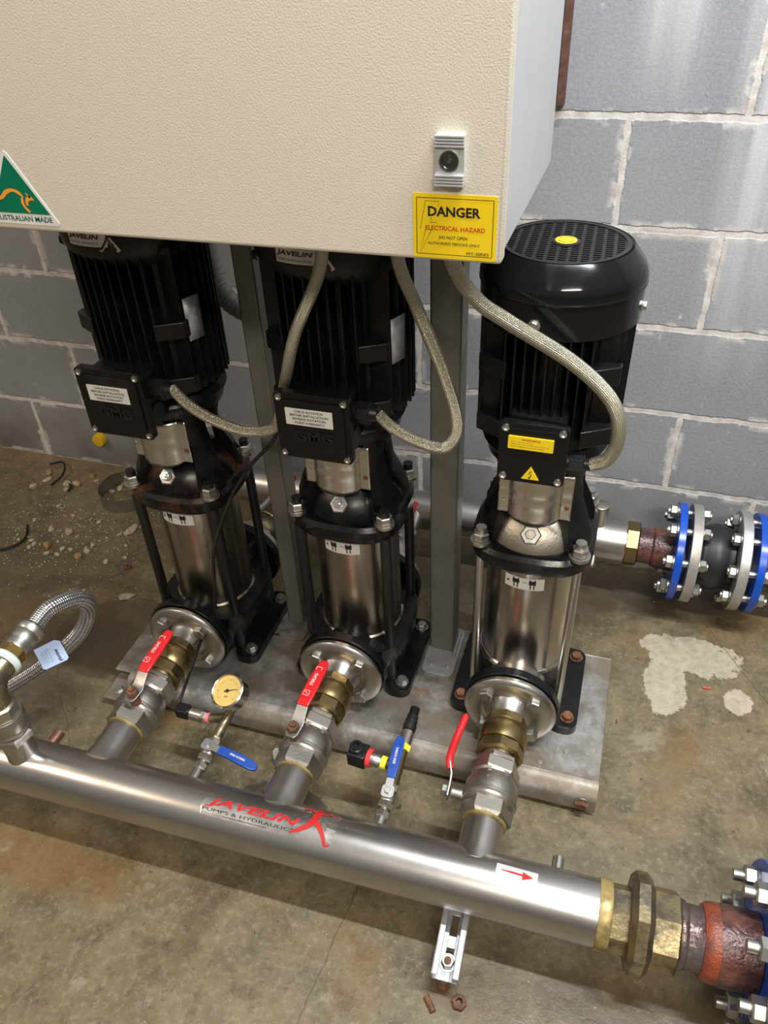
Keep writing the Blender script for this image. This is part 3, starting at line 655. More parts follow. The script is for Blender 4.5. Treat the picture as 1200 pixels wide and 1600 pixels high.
        b.f([b.v(q + tx * u + V((0, 0, v_))) for u, v_ in ((-.014, -.035), (.014, -.035), (.016, .035), (-.014, .035))]); md = b.out('motor_nameplate', 'silver_label', mo); mm = md.modifiers.new('t', 'SOLIDIFY'); mm.thickness = .0015; mm.offset = 0
    return P
PX = (-.302, .030, .357); PY = -.56
pump(PX[0], PY, 'left pump, dusty black motor, long white rotation sticker on box, rusty orange-brown head', False, True, 1)
pump(PX[1], PY, 'middle pump, black motor with white rotation sticker and black head beside right post', False, False, 2)
pump(PX[2], PY, 'right pump, newer glossy black motor with open round fan grille and yellow stickers', True, False, 3)

# ------------------------------------------------------------------ pipe fittings
POS = ('left', 'middle', 'right')
def big_bolts(F, y, cx, cz, rad, back, mats):
    for k in range(4):
        a = R(45 + 90 * k); q = (cx + rad * math.cos(a), y, cz + rad * math.sin(a))
        bolt_head('flange_bolt', q, (0, -1 if not back else 1, 0), F, mats[k], .023, .012, phase=random.random())
for i, px in enumerate(PX):
    # stainless companion flange with neck
    F = thing('pipe_flange', (px, -.70, .067), ('left pump stainless suction flange, one bolt top left of the red lever', 'middle pump round stainless suction flange with zinc bolts', 'right pump stainless suction flange with yellowed bolt heads')[i], 'flange', 'stainless flanges at the pump fronts')
    b = B().lathe((px, -.697, .15), (0, -1, 0), [(0, .078), (.002, .083), (.008, .083), (.012, .080), (.015, .072), (.016, .060), (.014, .047), (.012, .044), (.02, .040), (.034, .036), (.036, .033)], 56); b.out('flange_disc', 'stainless', F)
    big_bolts(F, -.708, px, .15, .0605, False, ('zinc',) * 4)
    # brass check valve
    Cv = thing('check_valve', (px, -.76, .11), ('tarnished brass check valve under the red lever of the left pump', 'yellow brass check valve in front of the middle pump', 'brass check valve in line with the right pump, nothing in front of it')[i], 'valve', 'brass check valves in the suction lines')
    b = B(); b.hexa((px, -.728, .15), (px, -.750, .15), .070, n=8); b.out('threaded_end', 'brass', Cv)
    b = B().lathe((px, -.748, .15), (0, -1, 0), [(0, .036), (.004, .0395), (.014, .0425), (.030, .0425), (.036, .041), (.040, .040)], 40); b.out('valve_body', 'brass', Cv)
    b = B(); b.hexa((px, -.786, .15), (px, -.812, .15), .076, n=8, ch=.1); b.out('threaded_end', 'brass', Cv)
    # ball valve
    ys = -.812; side = i == 2; dx, dy = ((.012, -.018), (-.012, -.010), (0, 0))[i]
    Bv = thing('ball_valve', (px, -.87, .10), ('nickel ball valve with red lever on the left suction line beside the pressure gauge', 'nickel ball valve with red lever on the middle suction line', 'nickel ball valve of right pump with its red lever standing out to the left')[i], 'valve', 'red levered ball valves on the manifold')
    b = B(); b.cyl((px, ys, .15), (px, ys - .008, .15), .029); b.hexa((px, ys - .003, .15), (px, ys - .018, .15), .064, .2); b.out('hex_nipple', 'nickel', Bv)
    b = B(); b.hexa((px, ys - .014, .15), (px, ys - .042, .15), .072, .1 + .1 * i)
    b.lathe((px, ys - .036, .15), (0, -1, 0), [(0, .034), (.004, .038), (.008, .0365), (.014, .040), (.022, .0435), (.036, .044), (.044, .0435), (.046, .0455), (.050, .0455), (.052, .043), (.056, .042), (.060, .038)], 48)
    b.hexa((px, ys - .090, .15), (px, ys - .122, .15), .073, .25 + .1 * i)
    vb = b.out('valve_body', 'nickel', Bv, ang=30)
    b = B().ring((px, ys - .122, .15), (0, -1, 0), .030, .0355, .003, 40); b.out('sealant_ring', 'sealant', Bv)
    sy = ys - .070
    if not side:
        sy += dy; px0 = px; px = px + dx
        b = B(); b.cyl((px, sy, .19), (px, sy, .208), .0095); b.hexa((px, sy, .216), (px, sy, .226), .019, .4); b.cyl((px, sy, .226), (px, sy, .231), .006); b.out('stem_nut', 'rust', Bv)
        rz = R((0, -6)[1 if i == 1 else 0]) * 0; T = Matrix.Translation((px, sy, .212)) @ Matrix.Rotation(R(-4 if i == 1 else -2), 4, 'Z')
        b = B(T)
        def lever(b, path, ws, th):
            rg = []
            for (y, z), w_ in zip(path, ws): rg.append([b.v((-w_ / 2, y, z)), b.v((w_ / 2, y, z)), b.v((w_ / 2, y, z + th)), b.v((-w_ / 2, y, z + th))])
            for A, C in zip(rg, rg[1:]):
                for k in range(4): b.f([A[k], A[(k + 1) % 4], C[(k + 1) % 4], C[k]])
            b.f(rg[0][::-1]); b.f(rg[-1])
        lever(b, [(-.016, 0), (-.01, 0), (.012, 0), (.022, .006), (.040, .018), (.048, .020)], [.014, .022, .024, .022, .020, .020], .003); hn = b.out('lever', 'handle_steel', Bv, bev=.0006)
        b = B(T); lever(b, [(.038, .0165), (.060, .0205), (.090, .0225), (.118, .024), (.130, .0245), (.136, .025)], [.021, .024, .023, .021, .018, .010], .006); gr = b.out('lever_sleeve', 'red', hn, bev=.002)
        T2 = T @ Matrix.Translation((0, 0, .0296)) @ Matrix.Rotation(R(90), 4, 'Z') @ Matrix.Rotation(R(-3), 4, 'Y'); b = B(T2)
        b.text('STERLING', .074, -.0035, .026, .006, .01, z0=.0); stroke(b, [(.052, -.005), (.062, -.005), (.062, .005), (.052, .005), (.052, -.005)], .0008, 0, .0002, 0); stroke(b, [(.055, -.002), (.060, .003)], .0008, 0, .0002, 0)
        stroke(b, [(.108, -.005), (.114, -.005), (.114, .005), (.108, .005)], .001, 0, .0004, 0); b.out('white_print', 'ink_white', gr, smooth=False); px = px0
    else:
        b = B(); b.cyl((px - .036, sy - .012, .15), (px - .062, sy - .012, .15), .0095); b.hexa((px - .070, sy - .012, .15), (px - .079, sy - .012, .15), .018, .4); b.out('stem_nut', 'zinc', Bv)
        b = B(); X = px - .066
        q = [(X, sy - .024, .149), (X, sy - .005, .150), (X - .001, sy + .012, .156), (X - .008, sy + .030, .164)]
        rg = []
        for (x, y, z), w_ in zip(q, (.016, .022, .020, .018)): rg.append([b.v((x, y, z - w_ / 2)), b.v((x, y, z + w_ / 2)), b.v((x - .003, y, z + w_ / 2)), b.v((x - .003, y, z - w_ / 2))])
        for A, C in zip(rg, rg[1:]):
            for k in range(4): b.f([A[k], A[(k + 1) % 4], C[(k + 1) % 4], C[k]])
        b.f(rg[0][::-1]); b.f(rg[-1]); hn = b.out('lever', 'handle_steel', Bv, bev=.0006)
        b = B(); b.tube([(X - .007, sy + .022, .162), (X - .012, sy + .038, .167), (X - .010, sy + .07, .172), (X - .004, sy + .108, .180), (X - .002, sy + .124, .183)], lambda t: .0065 if t < .85 else .0065 * math.sqrt(max(.05, 1 - ((t - .85) / .15) ** 2)), 12); 
        gr = b.out('lever_sleeve', 'red', hn)
        B(Matrix.Translation((px, ys - .072, .150 + .0445))).text('EJ', -.008, .002, .012, .008, .0).text('WR', -.006, -.012, .012, .007, .0).out('cast_letters', 'nickel', vb, smooth=False)

# ------------------------------------------------------------------ suction manifold
my = lambda x: -1.045 + (x + .6) / 1.2 * .025; MZ = .14; MR = .047; AX = V((1, .0208, 0)).normalized(); A0 = lambda x: V((x, my(x), MZ))
mf = thing('suction_manifold', (.0, my(0), MZ - MR), 'long horizontal stainless manifold pipe with red decal in front of the pumps', 'pipe')
b = B(); b.cyl(A0(-.95), A0(.545), MR, n=72); mp_ = b.out('manifold_pipe', 'pipe', mf)
for i, px in enumerate(PX):
    b = B().lathe((px, -.936, .15), (0, -1, 0), [(0, .0315), (.008, .0325), (.05, .0325), (.062, .034), (.075, .036)], 40); b.out('branch_stub', 'pipe', mf)
b = B().lathe(A0(.541), AX, [(0, .0485), (.004, .0495), (.014, .0500), (.018, .0485), (.019, .045), (.019, .03)], 56); b.out('end_rim', 'sealant', mf)
for (x, y, z, r, l_, mt) in ((-.133, -1.0, .150, .0085, .03, 'stainless'), (.196, -1.0, .150, .0095, .03, 'stainless'), (.478, -1.0, .150, .009, .040, 'pipe'), (-.415, -1.0, .15, .010, .028, 'copper')):
    b = B(); b.cyl((x, y, z), (x, y + l_, z), r, n=20); b.out('sensor_stub' if mt != 'copper' else 'copper_plug', mt, mf)
b = B().lathe((-.43, -1.041, .165), (0, 0, 1), [(0, .031), (.012, .027), (.02, .0255), (.068, .0255)], 36); b.out('riser_stub', 'pipe', mf)
def pwrap(p):      # x along pipe, y arc above the front, z outwards
    a = p.y / MR; c = A0(p.x); rr = MR + .0002 + p.z; return V((c.x, c.y - rr * math.cos(a), c.z + rr * math.sin(a)))
def pstrip(b, pts, ny=6, z=0):
    # pts: outline by x stations (x, y0, y1)
    for (xa, a0, a1), (xb, b0, b1) in zip(pts, pts[1:]):
        for k in range(ny):
            t, u = k / ny, (k + 1) / ny; b.f([b.v(q) for q in ((xa, a0 + (a1 - a0) * t, z), (xb, b0 + (b1 - b0) * t, z), (xb, b0 + (b1 - b0) * u, z), (xa, a0 + (a1 - a0) * u, z))])
D = lambda deg: R(deg) * MR
b = B(); b.warp = pwrap; pstrip(b, [(-.081, D(70), D(84)), (-.078, D(58), D(90)), (-.03, D(57), D(92)), (.06, D(57), D(94)), (.075, D(60), D(100)), (.09, D(58), D(126)), (.112, D(84), D(129)), (.120, D(70), D(127)), (.128, D(54), D(125)), (.140, D(51), D(124)), (.143, D(53), D(122))]); dcl = b.out('logo_decal', 'clear_decal', mf)
b = B(); b.warp = pwrap; b.text('JAVELIN', -.075, D(73), .160, .0170, .03, .3, z0=.0003)
# figure of a javelin thrower
stroke(b, [(.107, D(122)), (.106, D(110)), (.104, D(98))], [.008, .012, .009], 0, .0006); stroke(b, [(.104, D(98)), (.098, D(84)), (.084, D(72)), (.072, D(64))], [.010, .009, .006, .002], 0, .0006)
stroke(b, [(.104, D(99)), (.118, D(84)), (.128, D(68)), (.132, D(57)), (.140, D(60))], [.009, .008, .006, .004, .002], 0, .0006); stroke(b, [(.105, D(116)), (.090, D(122)), (.080, D(116))], [.004, .003, .002], 0, .0006); stroke(b, [(.108, D(115)), (.122, D(118)), (.134, D(122))], [.004, .003, .002], 0, .0006)
stroke(b, [(.076, D(128)), (.142, D(123))], .0008, 0, .0006, 4); b.f([b.v((.107 + .0035 * math.cos(k * PI / 4), D(127) + .0035 * math.sin(k * PI / 4), .0006)) for k in range(8)]); b.out('red_lettering', 'ink_red', dcl, smooth=False)
b = B(); b.warp = pwrap; b.text('PUMPS & HYDRAULICS', -.077, D(66), .156, .0048, 0, z0=.0003).text('www.javelinpumps.com.au', -.040, D(60), .074, .0030, 0, z0=.0003); b.out('black_lettering', 'ink', dcl, smooth=False)
b = B(); b.warp = pwrap; pstrip(b, [(.391, D(80), D(106)), (.452, D(79), D(104))]); ar = b.out('arrow_sticker', 'arrow_decal', mf)
b = B(); b.warp = pwrap; stroke(b, [(.399, D(94)), (.415, D(93.4)), (.432, D(92.6))], [.001, .003, .003], 0, .0004, 4); b.f([b.v((x, D(y), .0004)) for x, y in ((.430, 84), (.446, 91.8), (.430, 99))]); b.out('red_arrow', 'ink_red', ar, smooth=False)

# strut under the manifold
st = thing('strut_bracket', (.342, -1.09, .0), 'white galvanised slotted strut channel held on the floor by a stud below the manifold', 'bracket')
T = Matrix.Translation((.341, -1.070, .060)) @ Matrix.Rotation(R(2), 4, 'Z') @ Matrix.Rotation(R(6), 4, 'X')
b = B(T)
for sx in (-1, 1): b.box((sx * .0195, 0, .006), (.0025, .14, .022)); b.box((sx * .0155, 0, .0165), (.0085, .14, .0022)); b.box((sx * .0125, 0, -.005), (.0135, .14, .0022))
for y in (-.0625, -.015, .0325, .0655): b.box((0, y, -.005), (.0135, .018 if abs(y) < .06 else .015, .0022))
b.out('strut_channel', 'galv_clean', st, bev=.0012)
b = B(T); b.cyl((0, -.045, -.004), (0, -.045, -.0015), .013); b.hexa((0, -.045, -.0015), (0, -.045, .008), .0175, .2); b.out('hex_nut', 'zinc', st); b = B(T); b.cyl((0, -.045, .006), (0, -.045, .011), .0055); b.out('stud_end', 'rust', st)
B().cyl((.339, -1.127, 0), (.339, -1.127, .05), .0055).out('floor_stud', 'zinc', st)
B().hexa((.339, -1.127, 0), (.339, -1.127, .010), .019).out('base_nut', 'rust', st)
b = B(); b.cyl((.342, -1.028, .062), (.342, -1.028, .095), .006); b.out('riser_stud', 'zinc', st)

# union and flanged end right of the manifold
U = lambda x: V((x, my(x), MZ))
un = thing('brass_union', (.60, my(.6), .08), 'weathered brass hex union joining the manifold to the rusty spool', 'union')
B().hexa(U(.556), U(.587), .086, .3, n=8, ch=.05).out('union_tail', 'brass_wet', un)
B().hexa(U(.584), U(.615), .130, .42, n=8, ch=.22).out('union_nut', 'brass_wet', un)
B().hexa(U(.613), U(.652), .104, .25, n=8, ch=.05).out('union_head', 'brass_wet', un)
b = B().lathe(U(.554), AX, [(0, .040), (.006, .040)], 32); b.out('thread_end', 'brass_wet', un)
sp_ = thing('rusty_spool', (.72, my(.72), .08), 'rusty threaded pipe spool with an orange oxide band right of the brass union', 'pipe')
B().lathe(U(.650), AX, [(0, .045), (.006, .047), (.010, .046), (.013, .043), (.030, .043), (.036, .047)], 48).out('socket', 'rust_pipe', sp_)
B().lathe(U(.683), AX, [(0, .047), (.006, .052), (.014, .053), (.020, .053)], 48).out('oxide_band', 'oxide', sp_)
B().lathe(U(.703), AX, [(0, .053), (.015, .0545), (.03, .053), (.053, .054)], 48).out('coated_pipe', 'rust_red', sp_)
def blue_flange(c, ax, Rf, label, boltside, th=.016, studs=True, prefix='pipe_flange', n=8, ph=22.5, bolt_len=.04, mat='blue', washer=.0, rb=None, rin=.05, grp=None):
    c = V(c); ax = V(ax).normalized(); F = thing('pipe_flange', c - V((0, 0, Rf)), label, 'flange', grp)
    B().ring(c, ax, rin, Rf, th, 64).out('flange_disc', mat, F, bev=.002)
    return F, c, ax
F, c, ax = blue_flange(U(.757), AX, .125, 'blue painted flange at the lower right corner, cut by the photo edge', 1)
for k in range(8):
    a = R(22.5 + 45 * k); q = c + .097 * V((0, math.cos(a), math.sin(a)))
    b = B(); b.cyl(q - ax * .034, q + ax * .05, .0085, n=16); bo = b.out('flange_stud', 'zinc', F)
    b = B(); b.cyl(q, q - ax * .003, .0175, n=20); b.hexa(q - ax * .003, q - ax * .020, .029, random.random()); b.out('flange_nut', 'zinc', bo)
F2, c2, _ = blue_flange(U(.778), AX, .122, 'grey galvanised backing flange behind the lower right blue flange', 1, mat='galv_clean')
B().cyl(U(.774), U(1.1), .055, n=40).out('pipe_body', 'rubber', F2)

# ------------------------------------------------------------------ discharge header behind the pumps
HY, HZ = -.17, .15
hd = thing('discharge_header', (.02, HY, HZ - .047), 'stainless discharge header pipe behind the pumps along the wall', 'pipe')
B().cyl((-.48, HY, HZ), (.528, HY, HZ), .047, n=56).out('header_pipe', 'pipe', hd)
for px in PX: B().cyl((px, HY - .10, HZ), (px, HY - .03, HZ), .032, n=32).out('branch_stub', 'pipe', hd)
B().cyl((.463, HY, HZ + .035), (.463, HY, HZ + .092), .0175, n=32).out('vent_stub', 'stainless', hd)
B().lathe((.463, HY, HZ + .090), (0, 0, 1), [(0, .0185), (.006, .0185), (.007, .017)], 32).out('vent_cap', 'nickel', hd)
b = B(); b.cyl((.463, HY - .035, HZ - .020), (.463, HY - .058, HZ - .032), .0085, n=20).cyl((.463, HY - .058, HZ - .032), (.463, HY - .062, HZ - .034), .0055); b.out('sensor_boss', 'chrome', hd)
for i, px in enumerate(PX):
    F = thing('discharge_flange', (px, -.41, .07), ('stainless discharge flange behind the left pump', 'stainless discharge flange behind the middle pump', 'stainless discharge flange behind the right pump')[i], 'flange', 'flanges at the pump backs')
    B().lathe((px, -.4215, .15), (0, 1, 0), [(0, .083), (.012, .083), (.014, .045), (.03, .036)], 48).out('flange_disc', 'stainless', F)
    big_bolts(F, -.409, px, .15, .0605, True, ('zinc',) * 4)
    v_ = thing('discharge_valve', (px, -.33, .1), ('ball valve with red lever behind the left pump', 'ball valve with red lever behind the middle pump', 'ball valve behind the right pump')[i], 'valve', 'ball valves behind the pumps')
    b = B(); b.hexa((px, -.392, .15), (px, -.366, .15), .068, n=8); b.lathe((px, -.368, .15), (0, 1, 0), [(0, .036), (.012, .043), (.04, .043), (.052, .036)], 36); b.hexa((px, -.318, .15), (px, -.27, .15), .070); vb = b.out('valve_body', 'nickel' if i else 'brass_wet', v_)
    B().cyl((px, -.345, .18), (px, -.345, .215), .009).hexa((px, -.345, .21), (px, -.345, .221), .018).out('stem_nut', 'rust', v_)
    b = B(); b.tube([(px, -.345, .209), (px + .01, -.32, .213), (px + .02, -.295, .222)], .008, 8); hn = b.out('lever', 'handle_steel', v_); B().tube([(px + .017, -.30, .220), (px + .032, -.26, .230), (px + .045, -.225, .234)] if i < 1 else [(px + .014, -.305, .218), (px + .02, -.28, .226), (px + .024, -.25, .228)], .0105, 10).out('lever_sleeve', 'red', hn)

hn = thing('header_nipple', (.57, HY, .1), 'rusty pipe nipple with old brass hex at the right end of the rear header', 'pipe fitting')
B().hexa((.526, HY, HZ), (.556, HY, HZ), .094, .3, n=8, ch=.06).out('hex_end', 'brass', hn)
B().lathe((.554, HY, HZ), (1, 0, 0), [(0, .040), (.03, .040), (.034, .045), (.05, .047), (.06, .047), (.078, .046)], 40).out('nipple_body', 'rust_red', hn)
FR = .110
def hflange(x, th, mat, label, rin=.048):
    F = thing('pipe_flange', (x, HY, HZ - FR), label, 'flange', 'flanges of the rear pipe run'); B().ring((x, HY, HZ), (1, 0, 0), rin, FR, th, 64).out('flange_disc', mat, F, bev=.0015); return F
f1 = hflange(.628, .016, 'blue', 'blue flange left of the rubber joint on the rear pipe'); f2 = hflange(.656, .021, 'galv_ring', 'galvanised backing flange just right of the first blue flange on the rear pipe')
f3 = hflange(.754, .021, 'galv_ring', 'galvanised backing flange right of the rubber joint, beside the outermost blue flange'); f4 = hflange(.789, .016, 'blue', 'blue flange at the right photo edge on the rear pipe')
for F, xs, sgn, xe in ((f1, .628, -1, .676), (f4, .805, 1, .755)):
    for k in range(8):
        a = R(22.5 + 45 * k); q = V((xs, HY + .089 * math.cos(a), HZ + .089 * math.sin(a))); A = V((sgn, 0, 0))
        b = B(); b.cyl(q + A * .022, V((xe - sgn * .020, q.y, q.z)), .0078, n=16); bo = b.out('flange_stud', 'zinc', F)
        b = B(); b.cyl(q, q + A * .003, .0155, n=18); b.hexa(q + A * .003, q + A * .017, .025, random.random()); b.out('flange_nut', 'zinc', bo)
        p2 = V((xe, q.y, q.z)); b = B(); b.cyl(p2, p2 - A * .003, .0145, n=18); b.hexa(p2 - A * .003, p2 - A * .017, .023, random.random()); b.out('flange_nut', 'zinc', bo)
rj = B(); rj.lathe((.676, HY, HZ), (1, 0, 0), [(0, .055), (.004, .067), (.010, .070), (.012, .067), (.018, .068), (.035, .074), (.048, .074), (.062, .068), (.068, .066), (.075, .067), (.0785, .055)], 56)
tag(rj.out('rubber_expansion_joint', 'rubber'), 'black rubber expansion joint between the two galvanised flanges by the wall', 'pipe joint')
tag(B().cyl((.8055, HY, HZ), (1.3, HY, HZ), .048, n=40).out('rusty_pipe', 'rust_red'), 'rusty red pipe leaving the right photo edge along the wall', 'pipe')

# ------------------------------------------------------------------ gauge assembly (left) and sensor assembly (middle)
def small_valve(x, y, z, label, hdir, axis=(0, 1, 0)):
    v_ = thing('small_ball_valve', (x, y, z - .012), label, 'valve', 'small blue levered valves'); 
    b = B(); b.hexa((x, y, z), (x, y + .012, z), .020, .2); b.cyl((x, y + .012, z), (x, y + .018, z), .008); b.hexa((x, y + .016, z), (x, y + .028, z), .024, .3); b.lathe((x, y + .027, z), (0, 1, 0), [(0, .010), (.004, .0125), (.02, .0125), (.024, .010)], 20); b.hexa((x, y + .050, z), (x, y + .062, z), .022, .1); b.out('valve_body', 'nickel', v_)
    s = V((x, y + .040, z)); B().cyl(s, s + V((0, 0, .018)), .006).out('stem', 'nickel', v_)
    d = V(hdir).normalized(); T = frame(s + V((0, 0, .017)), d)
    b = B(T); b.prism(rrect(.021, .021, .006), 0, .0018); b.box((0, .018, .0012), (.013, .022, .0018)); l_ = b.out('lever', 'handle_steel', v_, bev=.0004)
    b = B(T); b.hexa((0, 0, .0018), (0, 0, .006), .009); b.out('lever_nut', 'zinc', l_)
    b = B(T); n = 9; rg = []
    for k in range(n):
        t = k / (n - 1); yy = .022 + .076 * t; w_ = .0150 + .004 * math.sin(t * PI * .9); w_ = w_ if t < .95 else .008; zz = -.001 + .006 * math.sin(t * PI) * .4 - .004 * t
        rg.append([b.v((-w_ / 2, yy, zz)), b.v((w_ / 2, yy, zz)), b.v((w_ / 2, yy, zz + .006)), b.v((-w_ / 2, yy, zz + .006))])
    for A, C in zip(rg, rg[1:]):
        for k in range(4): b.f([A[k], A[(k + 1) % 4], C[(k + 1) % 4], C[k]])
    b.f(rg[0][::-1]); b.f(rg[-1]); g = b.out('lever_sleeve', 'blue_handle', l_, bev=.0015)
    b = B(T @ Matrix.Translation((0, 0, .0062)) @ Matrix.Rotation(R(90), 4, 'Z')); b.text('SERIE NORMAL', .045, -.0022, .030, .0044, .01); b.out('white_print', 'ink_white', g, smooth=False); return v_
small_valve(-.133, -.972, .150, 'small valve with blue lever pointing right below the pressure gauge', (.94, -.10, -.16))
b = B(); b.cyl((-.133, -.912, .150), (-.128, -.850, .165), .009); tag(b.cyl((-.129, -.865, .161), (-.160, -.874, .158), .008).hexa((-.133, -.914, .15), (-.1325, -.904, .152), .019).out('brass_tee', 'brass_wet', None), 'dull brass tee joining the gauge and the black plugged transmitter', 'pipe fitting')
G = thing('pressure_gauge', (-.128, -.850, .165), 'round pressure gauge with aged yellow dial beside the left suction line', 'gauge')
gn = V((-.20, -.42, .88)).normalized(); gc = V((-.122, -.846, .208)); Tg = frame(gc, (V((0, 1, 0)) - gn * gn.y), gn)
B().cyl((-.128, -.850, .165), (-.124, -.846, .176), .0105).hexa((-.126, -.848, .170), (-.123, -.845, .182), .014, .2).cyl((-.124, -.846, .180), (-.119, -.842, .200), .006).out('stem', 'brass_bright', G)
B(Tg).lathe((0, 0, -.012), (0, 0, 1), [(0, .012), (.002, .030), (.024, .0305), (.024, .0325), (.028, .0325), (.030, .030), (.029, .0285), (.026, .0283)], 48, False).lathe((0, 0, -.012), (0, 0, 1), [(0, .012), (0, 0)], 24, False).out('gauge_case', 'chrome', G)
dl = B(Tg).lathe((0, 0, .013), (0, 0, 1), [(0, .0288), (.001, .0285)], 48).out('dial', 'dial', G)
b = B(Tg)
for k in range(25):
    a = R(225 - k * 270 / 24); l_ = .0045 if k % 4 == 0 else .002; c_, s_ = math.cos(a), math.sin(a); stroke(b, [(.022 * c_, .022 * s_), ((.022 - l_) * c_, (.022 - l_) * s_)], .0006, 0, .0142, 0)
stroke(b, [(-.006, -.0015), (0, 0), (.021, .004)], [.003, .002, .0006], 0, .0155, 3); b.lathe((0, 0, .0142), (0, 0, 1), [(0, .003), (.002, .003), (.002, 0)], 14); b.text('bar', -.004, -.012, .008, .004, z0=.0142); b.out('needle_and_scale', 'ink', dl, smooth=False)
tr = thing('pressure_transmitter', (-.20, -.878, .14), 'steel pressure transmitter with square black plug and pink ring by the gauge', 'sensor')
q0, q1 = V((-.160, -.874, .158)), V((-.238, -.868, .152)); dr = (q1 - q0).normalized()
B().lathe(q0, dr, [(0, .0095), (.007, .0095)], 20).out('pink_ring', 'pink', tr); B().hexa(q0 + dr * .007, q0 + dr * .015, .021, .2).out('hex_collar', 'chrome', tr); B().lathe(q0 + dr * .015, dr, [(0, .0125), (.024, .0125)], 24).out('sensor_body', 'stainless', tr)
b = B(frame(q0 + dr * .039, dr)); b.cyl((0, 0, 0), (0, .008, 0), .011); b.box((0, .019, 0), (.021, .026, .021)); b.out('cable_plug', 'black_plastic', tr, bev=.002)

small_valve(.196, -.972, .150, 'small valve with blue lever pointing at the skid, left of right pump line', (-.05, .95, .18))
mt = thing('sensor_manifold', (.192, -.89, .14), 'narrow brass tee with yellow caps and black cable connector beside the blue lever', 'pipe fitting')
B().cyl((.196, -.912, .15), (.194, -.842, .152), .0105).cyl((.194, -.872, .152), (.176, -.872, .150), .009).out('tee_body', 'brass', mt)
B().hexa((.194, -.842, .152), (.194, -.830, .153), .023, .3).out('yellow_cap', 'yellow', mt); B().lathe((.194, -.830, .153), (0, 1, .05), [(0, .0115), (.026, .0115), (.028, .009)], 24).out('sensor_body', 'stainless', mt)
B().lathe((.194, -.802, .155), (-.02, 1, .05), [(0, .0115), (.012, .0125), (.014, .011), (.022, .0115), (.024, .010), (.032, .0105), (.034, .009), (.050, .0085), (.052, .006)], 20).out('cable_connector', 'black_plastic', mt)
ps = thing('pressure_switch', (.12, -.862, .13), 'black square pressure switch with red ring, left of the right blue lever', 'sensor')
B().lathe((.176, -.872, .150), (-1, .08, 0), [(0, .0115), (.010, .0115)], 24).out('yellow_ring', 'yellow', ps); B().lathe((.166, -.871, .150), (-1, .08, 0), [(0, .009), (.006, .012), (.018, .0125)], 24).out('sensor_body', 'stainless', ps)
B().lathe((.148, -.8695, .150), (-1, .08, 0), [(0, .0165), (.008, .0165)], 28).out('red_ring', 'red_dot', ps)
T = frame((.140, -.869, .150), (-1, .08, 0)); b = B(T); b.box((0, .017, -.001), (.032, .033, .032)); sb = b.out('switch_body', 'black_plastic', ps, bev=.003); B(T).lathe((0, .020, .014), (0, 0, 1), [(0, .0125), (.008, .0125), (.010, .010), (.012, .010), (.012, .006), (.006, .0055), (.006, 0)], 24).out('cable_socket', 'black_plastic', sb)
# white cable clip
b = B(FACE((-.052, -.835, .0)) @ Matrix.Rotation(R(-14), 4, 'X') @ Matrix.Rotation(R(8), 4, 'Z')); b.prism([(-.012, .0), (.004, -.002), (.009, .012), (.014, .016), (.010, .022), (.014, .028), (.008, .032), (.012, .038), (.0, .046), (-.006, .042), (-.012, .040)], 0, .010)
tag(b.out('plastic_clip', 'white'), 'small grey-white plastic clip standing on the floor between blue lever and middle valve', 'clip')

# ------------------------------------------------------------------ riser with braided hose at the left end
rx, ry = -.43, -1.041
uv_ = thing('riser_valve', (rx, ry, .23), 'nickel union valve standing on the left end of the manifold', 'valve')
b = B(); b.hexa((rx, ry, .226), (rx, ry, .246), .060, .3); b.lathe((rx, ry, .244), (0, 0, 1), [(0, .026), (.004, .031), (.010, .033), (.014, .031), (.018, .0325), (.036, .0325), (.042, .030)], 40); b.hexa((rx, ry, .284), (rx, ry, .314), .052, .5, n=8); b.out('valve_body', 'nickel', uv_)
el = thing('brass_elbow', (rx, ry, .314), 'old brass elbow feeding the braided hose at the left photo edge', 'pipe fitting')
b = B(); b.tube([(rx, ry, .312), (rx, ry, .335), (rx + .001, ry + .012, .358), (rx + .002, ry + .040, .366)], .023, 20, 8); b.out('elbow_body', 'brass_wet', el)
e0 = V((rx + .002, ry + .040, .366)); ed = V((-.01, 1, .04)).normalized()
B().lathe(e0, ed, [(-.002, .023), (.002, .027), (.008, .027), (.011, .024)], 32).out('tape_ring', 'teflon', el)
ho = thing('braided_hose', (rx + .1, ry + .12, .2), 'thick braided stainless hose looping above the floor at the left', 'hose')
B().hexa(e0 + ed * .010, e0 + ed * .030, .040, .2).out('brass_nut', 'brass_bright', ho)
B().lathe(e0 + ed * .028, ed, [(0, .0205), (.004, .0215), (.014, .0195), (.018, .021), (.026, .0225), (.034, .021), (.038, .0235), (.046, .0235), (.052, .019)], 36).out('crimp_ferrule', 'zinc', ho)
hs = e0 + ed * .076
pts = [hs, (-.426, -.893, .375), (-.420, -.873, .375), (-.411, -.836, .36), (-.408, -.816, .335), (-.424, -.804, .29), (-.448, -.817, .245), (-.49, -.848, .205), (-.538, -.88, .17), (-.592, -.911, .14), (-.664, -.958, .11), (-.80, -1.05, .07), (-1.0, -1.2, .02)]
B().tube(pts, .0155, 20, 12).out('braided_sleeve', 'braid_big', ho)
tg = thing('paper_tag', (-.47, -.87, .20), 'pale blue care tag wrapped round the braided hose', 'tag')
c = [V((-.491, -.834, .24)), V((-.508, -.879, .24)), V((-.458, -.912, .235)), V((-.439, -.872, .235))]
ux = (c[3] - c[0]).normalized(); uy = (c[0] - c[1]); uy = (uy - ux * uy.dot(ux)).normalized(); uz = ux.cross(uy); o_ = sum(c, V()) / 4
T = Matrix(((ux.x, uy.x, uz.x, o_.x), (ux.y, uy.y, uz.y, o_.y), (ux.z, uy.z, uz.z, o_.z), (0, 0, 0, 1))); Wt, Ht = .060, .047
